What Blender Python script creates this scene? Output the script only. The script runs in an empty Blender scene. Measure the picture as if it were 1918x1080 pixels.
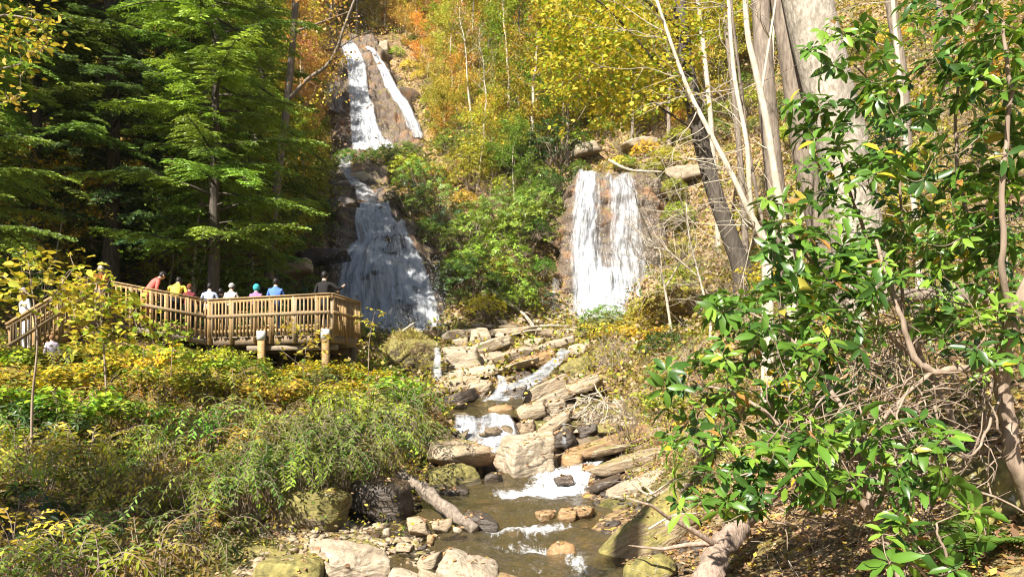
import bpy, math
import numpy as np
from mathutils import Vector, Matrix, Euler

RNG = np.random.default_rng(20240)
sc = bpy.context.scene
COL = sc.collection
PI = math.pi

# ------------------------------------------------------------------ camera, sky, sun, exposure
F, CX, HY = 1371.0, 959.0, 700.0          # focal length and horizon of the photograph, in its pixels
cam = bpy.data.cameras.new("camera")
cam.sensor_width = 36.0
cam.lens = 36.0 * F / 1918.0
cam.shift_y = (HY - 540.0) / 1918.0
cam.clip_start, cam.clip_end = 0.05, 600.0
cam_o = bpy.data.objects.new("camera", cam)
cam_o.rotation_euler = (PI / 2, 0, 0)
COL.objects.link(cam_o)
sc.camera = cam_o

SUN_EL, SUN_AZ = math.radians(43), math.radians(33)       # azimuth: to the left of straight behind the camera
TO_SUN = Vector((-math.sin(SUN_AZ) * math.cos(SUN_EL), -math.cos(SUN_AZ) * math.cos(SUN_EL), math.sin(SUN_EL)))
w = bpy.data.worlds.new("World")
sc.world = w
w.use_nodes = True
nt = w.node_tree
nt.nodes.clear()
bg = nt.nodes.new("ShaderNodeBackground")
sky = nt.nodes.new("ShaderNodeTexSky")
wo = nt.nodes.new("ShaderNodeOutputWorld")
sky.sky_type = 'NISHITA'
sky.sun_disc = False
sky.sun_elevation = SUN_EL
sky.sun_rotation = math.atan2(TO_SUN.x, TO_SUN.y)
bg.inputs["Strength"].default_value = 0.054
nt.links.new(sky.outputs[0], bg.inputs[0])
nt.links.new(bg.outputs[0], wo.inputs[0])
sl = bpy.data.lights.new("sun", 'SUN')
sl.energy = 5.0
sl.angle = math.radians(0.5)
sl.color = (1.0, 0.94, 0.84)
so = bpy.data.objects.new("sun", sl)
so.rotation_euler = TO_SUN.to_track_quat('Z', 'Y').to_euler()
so.location = (0, 0, 60)
COL.objects.link(so)
sc.view_settings.view_transform = 'Standard'
sc.view_settings.look = 'None'
sc.view_settings.exposure = 1.42
sc.view_settings.gamma = 1.0
sc.view_settings.use_curve_mapping = False
cy = sc.cycles
cy.filter_width = 1.1
cy.max_bounces = 6
cy.diffuse_bounces = 3
cy.glossy_bounces = 2
cy.transmission_bounces = 3
cy.transparent_max_bounces = 12
cy.sample_clamp_indirect = 6.0
cy.caustics_reflective = False
cy.caustics_refractive = False

# ------------------------------------------------------------------ small maths
def W(px, py, Y):
    return np.array([(px - CX) / F * Y, Y, (HY - py) / F * Y])

def proj(p):
    p = np.asarray(p, float)
    return CX + F * p[..., 0] / p[..., 1], HY - F * p[..., 2] / p[..., 1]

def _hash(ix, iy, iz, seed):
    h = (ix * 374761393 + iy * 668265263 + iz * 2147483647 + seed * 1274126177) & 0xFFFFFFFF
    h = ((h ^ (h >> 13)) * 1274126177) & 0xFFFFFFFF
    h = ((h ^ (h >> 16)) * 2246822519) & 0xFFFFFFFF
    return ((h ^ (h >> 15)) & 0xFFFFFF) / float(0xFFFFFF)

def vnoise(p, seed=0):
    p = np.asarray(p, float)
    i = np.floor(p).astype(np.int64)
    f = p - i
    f = f * f * (3 - 2 * f)
    r = 0
    for dx in (0, 1):
        wx = f[:, 0] if dx else 1 - f[:, 0]
        for dy in (0, 1):
            wy = f[:, 1] if dy else 1 - f[:, 1]
            for dz in (0, 1):
                wz = f[:, 2] if dz else 1 - f[:, 2]
                r = r + wx * wy * wz * _hash(i[:, 0] + dx, i[:, 1] + dy, i[:, 2] + dz, seed)
    return r * 2 - 1

def fbm(p, seed=0, oct=4, gain=0.5):
    a, s, r = 1.0, 1.0, 0
    for k in range(oct):
        r = r + a * vnoise(np.asarray(p) * s, seed + k * 17)
        a *= gain
        s *= 2.03
    return r

def unit(v):
    return v / np.maximum(np.linalg.norm(v, axis=-1, keepdims=True), 1e-9)

def sstep(a, b, x):
    t = np.clip((x - a) / (b - a), 0, 1)
    return t * t * (3 - 2 * t)

# ------------------------------------------------------------------ meshes and objects
def mesh_np(name, V, Fs, mats=(), col=None, smooth=False, attrs=None, mat_idx=None, uv=None):
    """V (n,3); Fs a list of (m,k) index arrays; col (faces,3) multiplies the object colour."""
    me = bpy.data.meshes.new(name)
    V = np.ascontiguousarray(V, np.float32)
    Fs = [np.asarray(f, np.int32) for f in Fs if len(f)]
    loops = np.concatenate([f.ravel() for f in Fs])
    tot = np.concatenate([np.full(len(f), f.shape[1], np.int32) for f in Fs])
    start = np.concatenate([[0], np.cumsum(tot)[:-1]]).astype(np.int32)
    me.vertices.add(len(V))
    me.vertices.foreach_set("co", V.ravel())
    me.loops.add(len(loops))
    me.loops.foreach_set("vertex_index", loops)
    me.polygons.add(len(tot))
    me.polygons.foreach_set("loop_start", start)
    if smooth:
        me.polygons.foreach_set("use_smooth", np.ones(len(tot), bool))
    for m in mats:
        me.materials.append(m)
    if mat_idx is not None:
        me.polygons.foreach_set("material_index", np.asarray(mat_idx, np.int32))
    if col is not None:
        a = me.attributes.new("col", 'FLOAT_COLOR', 'FACE')
        c = np.ones((len(tot), 4), np.float32)
        c[:, :3] = col
        a.data.foreach_set("color", c.ravel())
    for k, v in (attrs or {}).items():
        a = me.attributes.new(k, 'FLOAT', 'POINT')
        a.data.foreach_set("value", np.ascontiguousarray(v, np.float32))
    if uv is not None:
        a = me.attributes.new("flow", 'FLOAT_VECTOR', 'POINT')
        a.data.foreach_set("vector", np.ascontiguousarray(uv, np.float32).ravel())
    me.update(calc_edges=True)
    return me

def link(name, me, parent=None, loc=None, color=None):
    o = bpy.data.objects.new(name, me)
    COL.objects.link(o)
    if parent is not None:
        o.parent = parent
    if loc is not None:
        o.location = loc
    if color is not None:
        o.color = (*color, 1)
    return o

def tag(o, label=None, cat=None, group=None, kind=None):
    if label: o["label"] = label
    if cat: o["category"] = cat
    if group: o["group"] = group
    if kind: o["kind"] = kind
    return o

def thing(name, label, cat, loc=(0, 0, 0), group=None):
    o = bpy.data.objects.new(name, None)
    COL.objects.link(o)
    o.location = loc
    o.empty_display_size = 0.2
    return tag(o, label, cat, group)

def dup(o, parent=None):
    c = o.copy()
    COL.objects.link(c)
    if parent is not None:
        c.parent = parent
    for ch in KIDS.get(o.name, []):
        dup(ch, c)
    return c
KIDS = {}

class Tubes:
    def __init__(self):
        self.V, self.Q, self.n = [], [], 0
    def add(self, pts, rad, sides=6, rough=0.0, seed=0):
        pts = np.asarray(pts, float)
        k = len(pts)
        rad = np.broadcast_to(np.asarray(rad, float), (k,))
        t = np.gradient(pts, axis=0)
        t = unit(t)
        ref = np.array([0.31, 0.17, 0.93]) if abs(t[:, 2].mean()) < 0.8 else np.array([0.95, 0.3, 0.05])
        a = unit(np.cross(t, ref))
        b = np.cross(t, a)
        ang = np.linspace(0, 2 * PI, sides, endpoint=False)
        ring = a[:, None, :] * np.cos(ang)[None, :, None] + b[:, None, :] * np.sin(ang)[None, :, None]
        R = rad[:, None] * np.ones((1, sides))
        if rough:
            q = np.stack(np.broadcast_arrays(np.cos(ang)[None, :] * 1.7, np.sin(ang)[None, :] * 1.7, np.arange(k)[:, None] * 0.45), -1).reshape(-1, 3)
            R = R * (1 + rough * fbm(q, seed, 3).reshape(k, sides))
        V = pts[:, None, :] + ring * R[:, :, None]
        base = self.n
        idx = base + np.arange(k * sides).reshape(k, sides)
        q = np.stack([idx[:-1], np.roll(idx[:-1], -1, 1), np.roll(idx[1:], -1, 1), idx[1:]], -1).reshape(-1, 4)
        self.V.append(V.reshape(-1, 3))
        self.V.append(pts[[0, -1]])
        self.n += k * sides + 2
        c0, c1 = self.n - 2, self.n - 1
        r0, r1 = idx[0], idx[-1]
        q0 = np.stack([np.full(sides, c0), np.roll(r0, -1), r0, r0], -1)
        q1 = np.stack([np.full(sides, c1), r1, np.roll(r1, -1), np.roll(r1, -1)], -1)
        self.T = getattr(self, 'T', [])
        self.T.append(q0[:, :3])
        self.T.append(q1[:, :3])
        self.Q.append(q)
    def mesh(self, name, mat, smooth=True):
        if not self.V:
            return None
        return mesh_np(name, np.concatenate(self.V), [np.concatenate(self.Q), np.concatenate(self.T)], [mat], smooth=smooth)

def smooth_poly(pts, n):
    """Catmull-Rom through pts, n samples."""
    P = np.asarray(pts, float)
    P = np.vstack([2 * P[0] - P[1], P, 2 * P[-1] - P[-2]])
    m = len(P) - 3
    t = np.linspace(0, m - 1e-6, n)
    i = t.astype(int)
    f = (t - i)[:, None]
    p0, p1, p2, p3 = P[i], P[i + 1], P[i + 2], P[i + 3]
    return 0.5 * (2 * p1 + (p2 - p0) * f + (2 * p0 - 5 * p1 + 4 * p2 - p3) * f ** 2 + (3 * p1 - p0 - 3 * p2 + p3) * f ** 3)

def leaf_geo(pos, d, up, L, Wd, kind=4, droop=0.15, fold=0.12):
    """returns V, quads for N leaves; kind 4: one folded diamond, 6: two quads sharing the midrib, 8: four quads"""
    pos, d, up = (np.asarray(a, float) for a in (pos, d, up))
    d = unit(d)
    s = unit(np.cross(d, up))
    u = np.cross(s, d)
    L = np.broadcast_to(np.asarray(L, float), (len(pos),))[:, None]
    Wd = np.broadcast_to(np.asarray(Wd, float), (len(pos),))[:, None]
    n = len(pos)
    def pt(a, b, c):
        return pos + d * L * a + s * Wd * b + u * (Wd * c)
    if kind == 4:
        V = np.stack([pos, pt(.45, .5, fold), pt(1, 0, -droop * 1.5), pt(.45, -.5, fold)], 1)
        i = np.arange(n)[:, None] * 4
        Q = i + np.array([[0, 1, 2, 3]])
        return V.reshape(-1, 3), Q, 1
    if kind == 6:
        V = np.stack([pos, pt(.28, .45, fold), pt(.68, .36, fold - droop), pt(1, 0, -droop * 2.2), pt(.68, -.36, fold - droop), pt(.28, -.45, fold)], 1)
        i = np.arange(n)[:, None, None] * 6
        Q = (i + np.array([[[0, 1, 2, 3], [0, 3, 4, 5]]])).reshape(-1, 4)
        return V.reshape(-1, 3), Q, 2
    # 8: petiole, blade with midrib
    V = np.stack([pos, pt(.12, 0, .0), pt(.35, .46, fold), pt(.38, 0, .02), pt(.35, -.46, fold), pt(.72, .40, fold - droop), pt(.72, 0, -.02 - droop),
                  pt(.72, -.40, fold - droop), pt(1, 0, -droop * 2.6)], 1)
    i = np.arange(n)[:, None, None] * 9
    Q = (i + np.array([[[0, 1, 3, 2], [2, 3, 6, 5], [0, 4, 3, 1], [4, 7, 6, 3], [5, 6, 8, 5], [7, 8, 6, 7]]])).reshape(-1, 4)
    return V.reshape(-1, 3), Q, 6

def leaf_mesh(name, parts, mat):
    """parts: list of (pos,d,up,L,W,kind,col[,droop,fold])"""
    Vs, Qs, Ts, Cs, Ct, n = [], [], [], [], [], 0
    for p in parts:
        V, Q, k = leaf_geo(*p[:6], **({'droop': p[7], 'fold': p[8]} if len(p) > 7 else {}))
        c = np.repeat(np.broadcast_to(p[6], (len(p[0]), 3)), k, 0)
        tri = Q[:, 0] == Q[:, 3]
        Qs.append(Q[~tri] + n); Cs.append(c[~tri])
        Ts.append(Q[tri][:, :3] + n); Ct.append(c[tri])
        Vs.append(V)
        n += len(V)
    return mesh_np(name, np.concatenate(Vs), [np.concatenate(Qs), np.concatenate(Ts)], [mat], col=np.concatenate(Cs + Ct))

# ------------------------------------------------------------------ materials
def new_mat(name):
    m = bpy.data.materials.new(name)
    m.use_nodes = True
    nt = m.node_tree
    nt.nodes.clear()
    out = nt.nodes.new("ShaderNodeOutputMaterial")
    return m, nt, out

class NB:
    """tiny node builder"""
    def __init__(self, nt): self.nt = nt
    def n(self, t, **kw):
        x = self.nt.nodes.new("ShaderNode" + t)
        for k, v in kw.items(): setattr(x, k, v)
        return x
    def l(self, a, b): self.nt.links.new(a, b)
    def val(self, inp, v):
        if isinstance(v, bpy.types.NodeSocket): self.l(v, inp)
        else: inp.default_value = v
    def math(self, op, a, b=0.0, c=None, clamp=False):
        x = self.n("Math", operation=op, use_clamp=clamp)
        self.val(x.inputs[0], a); self.val(x.inputs[1], b)
        if c is not None: self.val(x.inputs[2], c)
        return x.outputs[0]
    def mix(self, f, a, b, blend='MIX'):
        x = self.n("Mix", data_type='RGBA', blend_type=blend)
        self.val(x.inputs[0], f)
        for i, v in ((6, a), (7, b)):
            self.val(x.inputs[i], v if isinstance(v, bpy.types.NodeSocket) else (*v, 1))
        return x.outputs[2]
    def ramp(self, f, stops):
        x = self.n("ValToRGB")
        e = x.color_ramp.elements
        while len(e) < len(stops): e.new(0.5)
        for el, (p, c) in zip(e, stops):
            el.position = p
            el.color = (*c, 1) if len(c) == 3 else c
        self.val(x.inputs[0], f)
        return x.outputs[0]
    def noise(self, vec, scale, detail=4, rough=0.55, dist=0.0):
        x = self.n("TexNoise")
        if vec is not None: self.l(vec, x.inputs["Vector"])
        x.inputs["Scale"].default_value = scale
        x.inputs["Detail"].default_value = detail
        x.inputs["Roughness"].default_value = rough
        x.inputs["Distortion"].default_value = dist
        return x.outputs[0]
    def mapping(self, vec, scale=(1, 1, 1), rot=(0, 0, 0)):
        x = self.n("Mapping")
        self.l(vec, x.inputs[0])
        x.inputs["Scale"].default_value = scale
        x.inputs["Rotation"].default_value = rot
        return x.outputs[0]
    def maprange(self, v, a, b, c=0.0, d=1.0):
        x = self.n("MapRange", interpolation_type='SMOOTHSTEP')
        self.val(x.inputs[0], v)
        for i, q in enumerate((a, b, c, d)): self.val(x.inputs[1 + i], q)
        return x.outputs[0]
    def attr(self, name, out=2):
        x = self.n("Attribute", attribute_name=name)
        return x.outputs[out]
    def bump(self, h, strength, dist, normal=None):
        x = self.n("Bump")
        x.inputs["Strength"].default_value = strength
        x.inputs["Distance"].default_value = dist
        self.l(h, x.inputs["Height"])
        if normal is not None: self.l(normal, x.inputs["Normal"])
        return x.outputs[0]
    def principled(self, col, rough, normal=None, spec=0.5):
        x = self.n("BsdfPrincipled")
        self.val(x.inputs["Base Color"], col if isinstance(col, bpy.types.NodeSocket) else (*col, 1))
        self.val(x.inputs["Roughness"], rough)
        x.inputs["Specular IOR Level"].default_value = spec
        if normal is not None: self.l(normal, x.inputs["Normal"])
        return x.outputs[0]

def leaf_material(name, rough=0.45, trans=0.35, spec=0.4, under=None):
    m, nt, out = new_mat(name)
    b = NB(nt)
    oi = b.n("ObjectInfo")
    col = b.mix(1.0, oi.outputs["Color"], b.attr("col", 0), 'MULTIPLY')
    geo = b.n("NewGeometry")
    var = b.noise(geo.outputs["Position"], 9.0, 2)
    col = b.mix(b.maprange(var, .35, .75, 0, .35), col, b.mix(1.0, col, (.72, .62, .5), 'MULTIPLY'))
    top = b.principled(col, rough, spec=spec)
    tr = b.n("BsdfTranslucent")
    b.l(b.mix(1.0, col, (1.15, 1.1, .6), 'MULTIPLY'), tr.inputs[0])
    mx = b.n("MixShader")
    mx.inputs[0].default_value = trans
    b.l(top, mx.inputs[1]); b.l(tr.outputs[0], mx.inputs[2])
    b.l(mx.outputs[0], out.inputs[0])
    return m

M_LEAF = leaf_material("leaf", rough=.6, trans=.38, spec=.15)
M_GLOSS = leaf_material("evergreen_leaf", rough=0.36, trans=0.28, spec=0.42)
M_NEEDLE = leaf_material("needle", rough=0.5, trans=0.3, spec=0.35)
M_LITTER = leaf_material("dry_leaf", rough=0.7, trans=0.15, spec=0.2)

def bark_material(name, c0, c1, scale=1.0, bump=0.5, stretch=6.0, blotch=None):
    m, nt, out = new_mat(name)
    b = NB(nt)
    tc = b.n("TexCoord").outputs["Object"]
    v = b.mapping(tc, (scale * stretch, scale * stretch, scale))
    n1 = b.noise(v, 3.0, 6, .6, .3)
    n2 = b.noise(tc, 1.3 * scale, 3)
    col = b.mix(b.maprange(n1, .3, .7), c0, c1)
    col = b.mix(b.maprange(n2, .45, .75, 0, .55), col, blotch or tuple(x * .6 for x in c1))
    b.l(b.principled(col, .85, b.bump(n1, bump, .03)), out.inputs[0])
    return m

M_BARK = bark_material("bark_grey_brown", (.10, .075, .055), (.26, .21, .16))
M_BARK_PALE = bark_material("bark_pale", (.33, .28, .21), (.53, .47, .37), scale=2, bump=.4, stretch=3, blotch=(.22, .19, .14))
M_BARK_LOG = bark_material("bark_log", (.22, .155, .11), (.42, .31, .24), scale=2, bump=.7, stretch=5, blotch=(.16, .12, .08))
M_BARK_SMOOTH = bark_material("bark_smooth_grey", (.20, .17, .13), (.43, .38, .31), scale=2.2, bump=.9, stretch=2.2, blotch=(.13, .11, .08))
M_BARK_DARK = bark_material("bark_dark", (.035, .027, .02), (.10, .08, .06))
M_TWIG = bark_material("bark_twig", (.17, .12, .085), (.34, .26, .19), bump=.3)
M_DRIFT = bark_material("weathered_wood", (.26, .21, .15), (.48, .42, .33), scale=1.5, bump=.5, stretch=5, blotch=(.22, .17, .11))

def rock_material(name, c0, c1, c2, moss=0.25, wet=0.0, bands=9.0, orange=0.2, sc=1.0, line=.3):
    m, nt, out = new_mat(name)
    b = NB(nt)
    tc = b.n("TexCoord").outputs["Object"]
    geo = b.n("NewGeometry")
    P = geo.outputs["Position"]
    oi = b.n("ObjectInfo")
    gen = b.n("TexCoord").outputs["Generated"]
    if sc != 1.0: tc = b.mapping(tc, (sc, sc, sc))
    warp = b.noise(tc, 1.6, 3)
    v = b.n("VectorMath", operation='ADD')
    b.l(tc, v.inputs[0])
    cm = b.n("CombineXYZ")
    b.l(b.math('MULTIPLY', warp, .35), cm.inputs[2])
    b.l(cm.outputs[0], v.inputs[1])
    lay = b.noise(b.mapping(v.outputs[0], (1.2, 1.2, bands)), 2.0, 7, .62)
    fine = b.noise(tc, 26, 5, .65)
    big = b.noise(P, .9, 3)
    col = b.ramp(lay, [(.28, c0), (.5, c1), (.72, c2)])
    col = b.mix(b.maprange(fine, .3, .75, 0, .55), col, b.mix(1., col, (.5, .47, .43), 'MULTIPLY'))
    col = b.mix(b.maprange(big, .5, .68, 0, orange), col, (.34, .16, .05))
    col = b.mix(b.math('MULTIPLY', oi.outputs["Random"], .4), col, b.mix(1., col, (.62, .62, .64), 'MULTIPLY'))
    # moss and lichen
    sep = b.n("SeparateXYZ")
    b.l(geo.outputs["Normal"], sep.inputs[0])
    mo = b.math('ADD', b.math('MULTIPLY', sep.outputs[2], .35), b.noise(P, 2.3, 5, .6))
    mf = b.maprange(mo, .98 - moss * .75, 1.12 - moss * .75)
    mcol = b.ramp(b.noise(P, 14, 3), [(.3, (.08, .075, .015)), (.55, (.21, .18, .04)), (.75, (.34, .28, .09))])
    col = b.mix(b.math('MULTIPLY', mf, .85), col, mcol)
    li = b.maprange(b.noise(P, 6.5, 3, .5), .66, .72)
    col = b.mix(b.math('MULTIPLY', li, .55 * (1 - wet)), col, (.46, .45, .38))
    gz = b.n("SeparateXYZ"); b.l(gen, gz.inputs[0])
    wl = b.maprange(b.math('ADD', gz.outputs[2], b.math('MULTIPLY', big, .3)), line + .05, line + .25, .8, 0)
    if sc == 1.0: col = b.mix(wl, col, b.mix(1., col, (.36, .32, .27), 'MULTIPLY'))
    if wet:
        col = b.mix(wet, col, b.mix(1., col, (.33, .3, .28), 'MULTIPLY'))
    h = b.math('ADD', b.math('MULTIPLY', lay, 1.0), b.math('MULTIPLY', fine, .35))
    rough = .82 - .55 * wet
    b.l(b.principled(col, rough, b.bump(h, .9, .05)), out.inputs[0])
    return m

M_ROCK = rock_material("schist", (.19, .145, .10), (.38, .30, .20), (.54, .45, .32))
M_ROCK_PALE = rock_material("schist_pale", (.24, .185, .125), (.41, .335, .235), (.56, .475, .35), moss=.12, orange=.1)
M_ROCK_MOSS = rock_material("schist_mossy", (.10, .08, .05), (.21, .17, .10), (.32, .26, .16), moss=.8, orange=.25)
M_ROCK_WET = rock_material("schist_wet", (.07, .055, .045), (.16, .13, .10), (.30, .24, .18), moss=.1, wet=.75, orange=.3)
M_ROCK_ORANGE = rock_material("schist_orange", (.20, .12, .05), (.36, .22, .10), (.46, .34, .20), moss=.2, orange=.8)
M_FACE = rock_material("fall_rock", (.045, .034, .026), (.145, .10, .066), (.34, .25, .17), moss=.35, wet=.3, bands=7, orange=.55, sc=1.9)

def ground_material():
    m, nt, out = new_mat("forest_floor")
    b = NB(nt)
    P = b.n("NewGeometry").outputs["Position"]
    vo = b.n("TexVoronoi", feature='F1')
    b.l(P, vo.inputs["Vector"])
    vo.inputs["Scale"].default_value = 9.0
    vo.inputs["Randomness"].default_value = 1.0
    sp = b.n("SeparateXYZ")
    b.l(vo.outputs["Color"], sp.inputs[0])
    col = b.ramp(sp.outputs[0], [(0., (.09, .055, .03)), (.3, (.20, .13, .07)), (.6, (.34, .22, .12)), (.85, (.42, .30, .17)), (1., (.48, .33, .06))])
    col = b.mix(b.maprange(b.noise(P, .55, 4), .5, .62, 0, .75), col, b.ramp(b.noise(P, 8, 3), [(.3, (.05, .06, .012)), (.7, (.17, .18, .04))]))
    col = b.mix(b.maprange(b.noise(P, .23, 4), .5, .7, 0, .6), col, (.07, .05, .035))
    h = b.math('ADD', vo.outputs["Distance"], b.noise(P, 30, 4))
    b.l(b.principled(col, .9, b.bump(h, 1.0, .06), .2), out.inputs[0])
    return m
M_GROUND = ground_material()

def wood_material(name, c0, c1):
    m, nt, out = new_mat(name)
    b = NB(nt)
    tc = b.n("TexCoord").outputs["Object"]
    oi = b.n("ObjectInfo")
    n1 = b.noise(b.mapping(tc, (14, 14, 2.2)), 2.5, 5, .6, .4)
    col = b.mix(b.maprange(n1, .3, .7), c0, c1)
    col = b.mix(b.math('MULTIPLY', oi.outputs["Random"], .6), col, b.mix(1., col, (.5, .5, .5), 'MULTIPLY'))
    col = b.mix(b.maprange(b.math('FRACT', b.math('MULTIPLY', oi.outputs["Random"], 7.3)), .55, 1.0, 0, .5), col, (.27, .235, .18))
    st = b.noise(b.n("NewGeometry").outputs["Position"], 1.7, 4)
    col = b.mix(b.maprange(st, .5, .75, 0, .5), col, (.11, .085, .05))
    b.l(b.principled(col, .8, b.bump(n1, .3, .01)), out.inputs[0])
    return m
M_WOOD = wood_material("treated_pine", (.25, .15, .06), (.43, .28, .115))
M_WOOD_DARK = wood_material("dark_pine", (.13, .09, .055), (.25, .18, .11))  # darker pine for floor, treads and frame

def plain(name, c, rough=.7, scale=20, var=.25, spec=.3):
    m, nt, out = new_mat(name)
    b = NB(nt)
    tc = b.n("TexCoord").outputs["Object"]
    n1 = b.noise(tc, scale, 4)
    col = b.mix(b.maprange(n1, .3, .7, 0, var), c, tuple(x * .6 for x in c))
    b.l(b.principled(col, rough, b.bump(n1, .25, .01), spec), out.inputs[0])
    return m

def fall_material(name, dens=1.0, sx=46.0, sy=1.6):
    """falling water: white strands and droplets over what lies behind; 'cover' = how much water there is"""
    m, nt, out = new_mat(name)
    b = NB(nt)
    fl = b.attr("flow", 1)
    cov = b.attr("cover", 2)
    n1 = b.noise(b.mapping(fl, (sx, sy, 1)), 1.0, 5, .65, .25)
    n2 = b.noise(b.mapping(fl, (sx * .35, sy * 1.6, 1)), 1.0, 4, .6, .5)
    n3 = b.noise(b.mapping(fl, (sx * 3.2, sy * 5.5, 1)), 1.0, 3, .7)
    s = b.math('ADD', b.math('MULTIPLY', n1, .50), b.math('ADD', b.math('MULTIPLY', n2, .33), b.math('MULTIPLY', n3, .34)))
    th = b.math('SUBTRACT', 1.02, b.math('MULTIPLY', cov, .56 * dens))
    a = b.maprange(s, b.math('SUBTRACT', th, .26), b.math('ADD', th, .26), 0, .93)
    col = b.ramp(s, [(.40, (.24, .27, .32)), (.55, (.42, .445, .48)), (.70, (.66, .67, .68))])
    nb = b.bump(s, .9, .12)
    d = b.principled(col, .4, nb, .5)
    tl = b.n("BsdfTranslucent")
    tl.inputs[0].default_value = (.8, .85, .9, 1)
    m1 = b.n("MixShader"); m1.inputs[0].default_value = .2
    b.l(d, m1.inputs[1]); b.l(tl.outputs[0], m1.inputs[2])
    tp = b.n("BsdfTransparent")
    m2 = b.n("MixShader")
    b.l(a, m2.inputs[0]); b.l(tp.outputs[0], m2.inputs[1]); b.l(m1.outputs[0], m2.inputs[2])
    b.l(m2.outputs[0], out.inputs[0])
    return m
M_FALL = fall_material("falling_water", 1.0, 34.0, 1.3)
M_CASC = fall_material("cascade_water", 1.0, 20.0, 3.0)

def stream_material():
    m, nt, out = new_mat("stream_water")
    b = NB(nt)
    P = b.n("NewGeometry").outputs["Position"]
    fo = b.attr("foam", 2)
    v = b.mapping(P, (1.5, .75, 1.5))
    n1 = b.noise(v, 2.2, 5, .6, .8)
    n2 = b.noise(P, 11.0, 4, .6, .3)
    h = b.math('ADD', b.math('MULTIPLY', n1, .7), b.math('MULTIPLY', n2, .3))
    nb = b.bump(h, .55, .12)
    gl = b.n("BsdfGlossy"); gl.inputs["Roughness"].default_value = .07
    b.l(nb, gl.inputs["Normal"])
    tp = b.n("BsdfTransparent"); tp.inputs[0].default_value = (.66, .56, .36, 1)
    mud = b.principled((.15, .115, .05), .25, nb, .5)
    mm = b.n("MixShader"); mm.inputs[0].default_value = .42
    b.l(tp.outputs[0], mm.inputs[1]); b.l(mud, mm.inputs[2])
    fr = b.n("Fresnel"); fr.inputs[0].default_value = 1.33
    b.l(nb, fr.inputs["Normal"])
    m1 = b.n("MixShader")
    b.l(fr.outputs[0], m1.inputs[0]); b.l(mm.outputs[0], m1.inputs[1]); b.l(gl.outputs[0], m1.inputs[2])
    f1 = b.noise(b.mapping(P, (3.2, .9, 2)), 2.4, 7, .70, 1.4)
    f2 = b.noise(P, 24, 3, .7)
    s = b.math('ADD', b.math('MULTIPLY', f1, .75), b.math('MULTIPLY', f2, .25))
    th = b.math('SUBTRACT', .92, b.math('MULTIPLY', fo, .52))
    a = b.maprange(s, b.math('SUBTRACT', th, .10), b.math('ADD', th, .12), 0, .93)
    foam = b.principled(b.ramp(f2, [(.3, (.50, .52, .53)), (.6, (.78, .79, .8))]), .5, b.bump(s, .9, .1), .3)
    m2 = b.n("MixShader")
    b.l(a, m2.inputs[0]); b.l(m1.outputs[0], m2.inputs[1]); b.l(foam, m2.inputs[2])
    b.l(m2.outputs[0], out.inputs[0])
    return m
M_STREAM = stream_material()

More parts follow.
